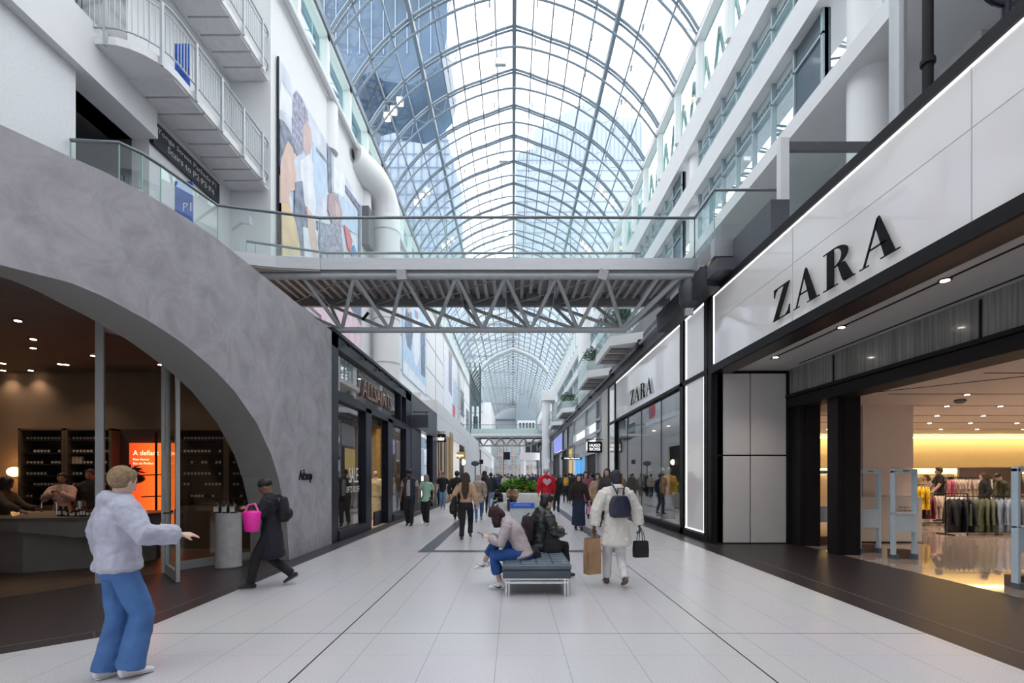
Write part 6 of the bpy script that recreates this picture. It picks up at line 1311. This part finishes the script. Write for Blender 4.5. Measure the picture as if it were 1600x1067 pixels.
person('small seated person curled up left of the tan jacket at the planter', (-.58, 22.9, 0), 150, h=1.50, skin='brown', sit=True, hips=(0, 0, .40), feet=((-.14, .55, .085), (.14, .6, .085)), knees=((0, .3, 1), (0, .3, 1)), lean=.2, lean2=.5, head=(0, .4), hands=((-.1, .38, .6), (.1, .38, .6)), top=('coat', bkf, -.05), bottom=('straight', fab('charcoal', (.04, .04, .05))), hair=('short', hb), shoes=(.6, .5, .52), vox=.02)
# --- inside the store and the plaster shop
person('man in black with a backpack browsing racks inside the store', ((1468-801)*17.2/756, 17.2, 0), 70, h=1.86, sex='m', skin='light', stride=.1, hands=((-.25, .3, 1.05), (.25, .3, 1.05)), top=('tee', bkf, -.1), bottom=('straight', bkf), hair=('short', hb), vox=.018, detail=True)
person('person in black with brown hair behind the jacket rack inside the store', ((1538-801)*15.5/756, 15.5, 0), 60, h=1.66, skin='light', stride=.1, top=('coat', bkf, -.1), bottom=('straight', bkf), hair=('long', hbr, .2), vox=.018)
person('person in a dark cap and olive top looking down at the racks', ((1564-801)*16.2/756, 16.2, 0), 80, h=1.66, skin='light', stride=.1, head=(0, .5), top=('sweater', fab('olive_top', (.05, .06, .035)), -.1), bottom=('straight', bkf), hair=('cap', hb), vox=.018)
person('person in rust brown with long hair at the yellow tops inside the store', ((1448-801)*18.5/756, 18.5, 0), 100, h=1.62, skin='light', stride=.1, top=('sweater', fab('cream_coat', (.45, .38, .33)), -.1), bottom=('straight', bkf), hair=('long', fab('hair_auburn', (.12, .05, .02), .3), .25), vox=.02)
person('shop assistant in a pale top and apron clasping hands behind the counter', ((98-801)*9.9/756, 9.9, 0), -160, h=1.62, skin='brown', stride=.05, hands=((-.05, .26, 1.28), (.05, .27, 1.28)), curl=1.4, arm_hint=((-1, -.3, -1), (1, -.3, -1)), top=('sweater', fab('blush_top', (.50, .35, .33)), -.1), bottom=('straight', fab('apron_brown', (.08, .05, .03))), hair=('bun', hb), vox=.014, detail=True)
person('shop assistant dressed in black against the dark shelves', ((142-801)*10.2/756, 10.2, 0), -170, h=1.70, skin='brown', stride=.05, top=('coat', bkf, -.1), bottom=('straight', bkf), hair=('short', hb), vox=.016, detail=True)
person('customer in olive brown leaning on the counter at the photo edge', (-9.12, 8.6, 0), -80, h=1.54, skin='dark', stride=.1, lean=.15, hands=((-.2, .42, 1.0), (.2, .46, 1.0)), curl=.3, arm_hint=((-.5, -.4, -1), (.5, -.4, -1)), top=('sweater', fab('olive_brown', (.06, .045, .03)), -.1), bottom=('straight', bkf), hair=('curly', hb, .05), shoes=(.3, .3, .33), vox=.014, detail=True)
# --- distant shoppers: a few figures, copied and recoloured
protos = [person('distant shopper in dark clothes in the crowd beyond the planter', (-.9, 33, 0), a, h=hh, skin='tan', stride=st, top=(tp, bkf, hm_), bottom=('straight', bkf), hair=(hr, hb, .15), vox=.032, group='distant shoppers in dark clothes')['root'] for a, hh, st, tp, hm_, hr in ((0, 1.74, .3, 'coat', -.1, 'short'), (180, 1.66, .2, 'coat', -.3, 'long'), (10, 1.70, .35, 'puffer', -.1, 'beanie'), (175, 1.78, .15, 'coat', -.2, 'short'))]
rn2 = random.Random(11)
dcol = {'dark': (.02, .02, .025), 'navy': (.02, .035, .09), 'beige': (.42, .33, .24), 'grey': (.16, .17, .19), 'white': (.55, .55, .56), 'red': (.40, .05, .05), 'teal': (.05, .17, .2)}
def crowd(x, fy, c, i):
    src = protos[i % 4]; g_ = at(x, fy); o = copy_tree(src, loc=g_); o.rotation_euler.z = math.radians(rn2.choice((0, 8, -10, 180)))
    for ch in o.children:
        if ch.name.startswith(('coat', 'jacket')): ch.material_slots[0].link = 'OBJECT'; ch.material_slots[0].material = fab('crowd_'+c, dcol[c])
    o['label'] = 'distant shopper in %s clothes in the crowd beyond the planter' % c; o['group'] = 'distant shoppers in %s clothes' % c; return o
lst = [(776, 779, 'navy'), (783, 776, 'dark'), (789, 778, 'beige'), (794, 774, 'dark'), (799, 777, 'grey'), (762, 772, 'white'), (758, 768, 'dark'), (752, 770, 'grey'), (816, 772, 'dark'), (821, 770, 'grey'), (827, 774, 'navy'), (832, 776, 'dark'), (837, 773, 'navy'), (841, 778, 'navy'), (845, 770, 'dark'), (824, 767, 'white'), (812, 768, 'beige'), (806, 766, 'dark'), (788, 766, 'dark'), (780, 767, 'teal'), (772, 766, 'dark'), (874, 775, 'dark'), (880, 772, 'dark'), (889, 779, 'dark'), (893, 785, 'dark'), (897, 782, 'grey'), (908, 793, 'dark'), (868, 770, 'grey'), (863, 768, 'dark'), (857, 767, 'navy'), (850, 764, 'dark'), (836, 764, 'grey'), (828, 762, 'dark'), (819, 762, 'navy'), (799, 762, 'dark'), (791, 761, 'grey'), (784, 760, 'dark'), (776, 760, 'navy'), (866, 762, 'dark'), (810, 760, 'red')]
for i, (x, fy, c) in enumerate(lst): crowd(x, fy, c, i)
for pr__, (x, fy) in zip(protos, ((779, 771), (802, 770), (833, 769), (853, 770))): pr__.location = at(x, fy)
# ================= BENCH =================
lea = M('bluegrey_leather', (.085, .11, .145), .38, var=.08, scale=10, bump=.1)
x0, x1, y0, y1 = -.14, .785, 6.42, 7.95
r = empty('bench', ((x0+x1)/2, (y0+y1)/2, 0), 'blue grey leather bench with tufted top and steel legs', 'bench')
m = MB(); m.rbox(x0, x1, y0, y1, .35, .425, .022); m.build('seat_cushion', lea, r, smooth=True)
m = MB(); m.rbox(x0+.008, x1-.008, y0+.008, y1-.008, .238, .345, .015); m.build('seat_base', M('bluegrey_leather_base', (.06, .075, .10), .45), r, smooth=True)
m = MB()
nx, ny = 4, 7
for i in range(nx):
    for j in range(ny):
        a, b = x0+.03+(x1-x0-.06)*i/nx, x0+.03+(x1-x0-.06)*(i+1)/nx; c, d = y0+.03+(y1-y0-.06)*j/ny, y0+.03+(y1-y0-.06)*(j+1)/ny; m.rbox(a+.004, b-.004, c+.004, d-.004, .42, .438, .012)
m.build('tufted_panel', lea, r, smooth=True)
for x in (x0+.07, x1-.07):
    for y in (y0+.05, y1-.05): m = MB(); m.box(x-.03, x-.006, y-.02, y+.02, 0, .24); m.box(x+.012, x+.03, y-.02, y+.02, 0, .24); m.build('leg', chrome, r)
m = MB()
for y in (y0+.05, y1-.05): m.box(x0+.05, x1-.05, y-.012, y+.012, .165, .195); m.box(x0+.05, x1-.05, y-.012, y+.012, .218, .238)
for x in (x0+.07, x1-.07): m.box(x-.01, x+.01, y0+.05, y1-.05, .17, .19)
m.build('rail', chrome, r)
# small black bag behind the seated person
m = MB(); m.loft([(.31, 6.95, .45), (.31, 6.95, .52), (.32, 6.95, .585)], [(.11, .08), (.10, .075), (.05, .03)], n=12)
me = remesh(m, 'handbag', bkf, .012, 3, .02); link('handbag', me, label='small slouchy black bag on the bench behind the seated person with the phone', cat='bag')
# phone in the hands of the seated person
a = (ps['wr'][0]+ps['wr'][1])/2+ps['fw']*0+Vector((-.10, 0, .03)); m = MB(); m.obox(a, (.15, .075, .009), math.radians(-8), 0, math.radians(28)); m.build('phone', M('phone_green', (.06, .10, .09), .2), label='dark phone held by the seated person in the rose grey sweatshirt', cat='phone')
for A in ps['root'].children:
    if A.name.startswith('shoe'):
        bb = [A.matrix_world @ Vector(c) for c in A.bound_box]
# backpack worn by the puffer jacket person
def backpack(pd, mat, lbl, wd=.30, ht=.40, dp=.15, back=.20, up=0, top_w=None, name='backpack', straps=True):
    c = pd['ch']+(pd['X'].to_3x3() @ Vector((0, -back*pd['s'], up))); X3 = pd['X'].to_3x3(); tw = (top_w or wd)/2
    m = MB(); z = ht/2; U3 = X3 @ Vector((1, 0, 0))
    m.loft([c-Vector((0, 0, z*.85)), c-Vector((0, 0, z*.3)), c+Vector((0, 0, z*.4)), c+Vector((0, 0, z*.9))], [(wd*.46, dp*.48), (wd/2, dp/2), ((wd/2+tw)/2, dp*.46), (tw*.85, dp*.3)], side=tuple(U3), n=20, rnd=True, cap=.35)
    if dp > .1: m.ell(c+X3 @ Vector((0, -dp*.5, -z*.35)), (wd*.36, wd*.2, z*.42), X3)
    me = remesh(m, name, mat, .014, 5, .02, off=tuple(c)); me.materials.clear(); me.materials.append(mat)
    o = link(name, me, loc=tuple(c), label=lbl, cat='backpack')
    if straps:
        s_ = MB()
        for q in (-1, 1): s_.path([c+X3 @ Vector(v) for v in (((q*tw*.3, -dp/2+.02, z), (q*tw*.45, -dp/2+.06, z+.07), (q*tw*.66, .05, z+.13), (q*tw*.74, .12, z+.17)) if top_w else ((q*tw*.5, 0, z*.8), (q*tw*.6, .05, z), (q*tw*.65, .10, z+.02)))], .012, 6)
        if top_w: s_.path([c+X3 @ Vector(v) for v in ((-.05, -dp/2, z), (-.04, -dp/2, z+.09), (.04, -dp/2, z+.09), (.05, -dp/2, z))], .009, 6)
        s_.build('strap', mat, o)
    return o
backpack(pw, M('dark_leather', (.018, .022, .045), .3, var=.2, scale=8, bump=.2), 'small dark blue leather backpack on the white top', .34, .34, .09, .235, -.06, top_w=.27)
backpack(pf, fab('plum_backpack', (.035, .02, .026)), 'dark plum backpack worn over the black puffer jacket', .30, .42, .16, .25, -.08)
backpack(py_, fab('mustard_pack', (.58, .30, .03), .3), 'bright mustard yellow backpack in the crowd beside the golden lit window', .32, .48, .16, .2, -.02)
backpack(pc, bkf, 'black backpack on the long black coat', .28, .38, .14, .2, -.02)
m = MB(); m.loft([(.60, 7.42, .45), (.61, 7.42, .58), (.58, 7.44, .74)], [(.15, .11), (.14, .10), (.06, .05)], n=14); me = remesh(m, 'shoulder_bag', bkf, .014, 4, .03); link('shoulder_bag', me, label='large soft black bag on the bench against the puffer jacket', cat='bag')
# paper and black shopping bags of the person in white
def shopbag(c, wd, dp, ht, rz, mat, lbl, handle=None, name='shopping_bag', hl=.14):
    r = empty(name, (c[0], c[1], c[2]-ht), lbl, 'bag'); R_ = Matrix.Rotation(rz, 3, 'Z'); C_ = Vector(c)
    def T(u, q, v): return tuple(C_+R_ @ Vector((u, q, v)))
    m = MB(); w, d, t = wd/2, dp/2, .004; k = 1.04
    for A in ([(-w, -d), (w, -d)], [(w, -d), (w, d)], [(w, d), (-w, d)], [(-w, d), (-w, -d)]):
        (u0, q0), (u1, q1) = A; um, qm = (u0+u1)/2, (q0+q1)/2
        m.add([T(u0, q0, -ht), T(u1, q1, -ht), T(u1*k, q1, -ht*.5), T(u1*.98, q1*.8, 0), T(u0*.98, q0*.8, 0), T(u0*k, q0, -ht*.5), T(um*.86, qm*.86, -ht*.5)], [(0, 1, 6), (1, 2, 6), (2, 3, 4, 6), (4, 5, 6), (5, 0, 6)])
    m.add([T(-w, -d, -ht), T(w, -d, -ht), T(w, d, -ht), T(-w, d, -ht)], [(0, 1, 2, 3)]); m.build('bag_body', mat, r)
    h = MB()
    for q in (-d*.8, d*.8): h.path([T(-w*.45, q, -.01), T(-w*.3, q*.7, hl*.6), T(0, q*.2, hl), T(w*.3, q*.7, hl*.6), T(w*.45, q, -.01)], .006, 5)
    h.build('handle', handle or mat, r); return r
wl0, wl1 = pw['wr']
shopbag((wl0.x-.03, wl0.y, wl0.z-.16), .22, .13, .52, .5, M('kraft_paper', (.36, .22, .12), .8, var=.15, scale=5, bump=.3), 'tall brown paper bag hanging from the hand of the person in white')
shopbag((wl1.x+.05, wl1.y+.1, wl1.z-.24), .21, .10, .24, .2, bkf, 'small black shopping bag in the other hand of the person in white', hl=.20)
shopbag((pfc['wr'][0].x+.0, pfc['wr'][0].y-.02, pfc['wr'][0].z-.16), .16, .10, .22, .3, M('pink_stripe', (.62, .30, .42), .6, var=.4, scale=20), 'small pink and white bag carried beside the dark fur coat', hl=.12)
cl = Vector((-3.50, 6.80, 1.15)); mg = M('magenta', (.85, .02, .36), .45, var=.05)
rr = empty('handbag', (cl.x-.10, cl.y-.12, cl.z-.30), 'bright magenta bucket bag carried by the person in the long black coat', 'bag')
m = MB(); m.loft([(cl.x-.10, cl.y-.12, cl.z-.30), (cl.x-.10, cl.y-.12, cl.z-.05)], [(.095, .08), (.125, .09)], n=16, rnd=True, cap=.3); m.build('bag_body', mg, rr, smooth=True)
m = MB(); m.path([(cl.x-.2, cl.y-.12, cl.z-.06), (cl.x-.16, cl.y-.10, cl.z+.05), (cl.x-.08, cl.y-.08, cl.z+.07), (cl.x, cl.y-.12, cl.z-.06)], .014, 8); m.build('handle', M('magenta_pale', (.75, .12, .32), .45), rr)
p_ = (pc['wr'][0]+pc['wr'][1])/2; m = MB(); m.obox(p_+Vector((-.08, 0, .05)), (.01, .075, .15), 0, 0, .4); m.build('phone', black, label='phone held up by the person in the long black coat', cat='phone')
# tote of the long haired person
sl = pt['SL']; wv_ = pt['P']
rr = empty('tote_bag', (sl.x-.17, sl.y-.05, .72), 'large black tote bag hanging from the shoulder of the long haired person', 'bag')
m = MB(); m.loft([(sl.x-.15, sl.y-.04, .72), (sl.x-.15, sl.y-.04, .85), (sl.x-.10, sl.y-.04, 1.10)], [(.10, .19), (.10, .18), (.04, .12)], side=(1, 0, 0), n=14); me = remesh(m, 'bag_body', bkf, .014, 4, .02, off=(sl.x-.17, sl.y-.05, .72)); link('bag_body', me, rr)
m = MB(); m.path([(sl.x-.12, sl.y-.12, 1.08), (sl.x-.02, sl.y-.06, sl.z+.07), (sl.x-.02, sl.y+.02, sl.z+.07), (sl.x-.12, sl.y+.06, 1.08)], .012, 6); m.build('strap', bkf, rr)
# heart on red hoodie and prints
def heart(c, R_, nrm_, mat, par):
    P_ = []
    for k in range(28):
        t = 2*math.pi*k/28; P_.append((16*math.sin(t)**3/17, (13*math.cos(t)-5*math.cos(2*t)-2*math.cos(3*t)-math.cos(4*t))/17))
    m = MB(); m.prism([(u*R_, v*R_) for u, v in P_], 0, .004, f=lambda u, v, q: (c.x+u, c.y+nrm_*q, c.z+v)); m.build('heart_print', mat, par)
heart(Vector((1.24, pr_['ch'].y-.185, pr_['ch'].z+.02)), .165, -1, M('pink_heart', (.72, .45, .52), .7), pr_['root'])
# ================= PLANTER, SIGN =================
r = empty('planter', (.2, 24.3, 0), 'long white rounded planter full of bright green plants in the middle of the hall', 'planter')
m = MB(); m.rbox(-.82, 1.42, 23.7, 25.0, 0, .80, .12); m.build('planter_box', M('white_planter', (.62, .60, .58), .5), r, smooth=True)
m = MB(); m.box(-.72, 1.32, 23.8, 24.9, .79, .815); m.build('soil', M('soil', (.03, .02, .015), .9), r)
for j, (x, y, R_, H_) in enumerate(((-.45, 24.2, .42, .40), (.05, 24.2, .5, .62), (.5, 24.3, .5, .70), (.95, 24.2, .45, .50), (.3, 24.6, .6, .75))):
    plant(x, y, .80, R_, H_, 240, leafb if j % 2 else leaf, .26, .05, 'foliage', r, flat=.8, seed=20+j)
m = MB(); q = random.Random(4)
for k in range(24): m.ell((q.uniform(.5, 1.25), q.uniform(23.85, 24.3), q.uniform(.95, 1.25)), (.035, .035, .03), n=6, m=4)
m.build('flower', M('orange_flower', (.7, .16, .03), .6), r)
m = MB(); m.box(-.75, .3, 22.4, 22.95, .0, .38); m.build('ledge_seat', M('white_planter', (.62, .60, .58), .5), label='low white seat block in front of the planter', cat='seat')
a, b = PY(797, 785.5, 12), PY(835, 793.5, 12)
r = empty('directory_stand', ((a.x+b.x)/2, 12.1, 0), 'white glass directory stand with a blue strip behind the bench', 'stand')
m = MB(); m.rbox(a.x, b.x, 12.05, 12.12, 0, b.z, .01); m.build('panel', M('white_glass_panel', (.50, .54, .57), .2, coat=.5), r)
m = MB(); m.rbox(a.x-.01, b.x+.01, 12.03, 12.14, b.z, a.z, .01); m.build('blue_strip', M('blue_strip', (.02, .13, .60), .4), r)
text('Interactive Directory', (a.x+.1, 12.028, b.z+.045), .40, .045, 'F', M('white_print', (.8, .8, .8), .5), 'lettering', parent=r, depth=.002)

for (A_, par) in zip(((-.02, .28, .085), (.20, .56, .34)), [c for c in ps['root'].children if c.name.startswith('shoe')]):
    s_ = ps['s']; base_ = worg(ps['root']); m = MB(); P_ = [(-.035, -.040), (-.005, -.066), (.03, -.060), (.11, -.026), (.03, -.048), (.0, -.050), (-.012, -.038)]
    m.prism(P_, -.052, -.046, f=lambda u, v, q: tuple(base_+ps['X'].to_3x3() @ Vector((A_[0]+q, A_[1]+u, A_[2]+v))))
    o = m.build('shoe_mark', black, None); o.parent = par; o.location = o.location-worg(par)
bpy.data.scenes.remove(TMP)
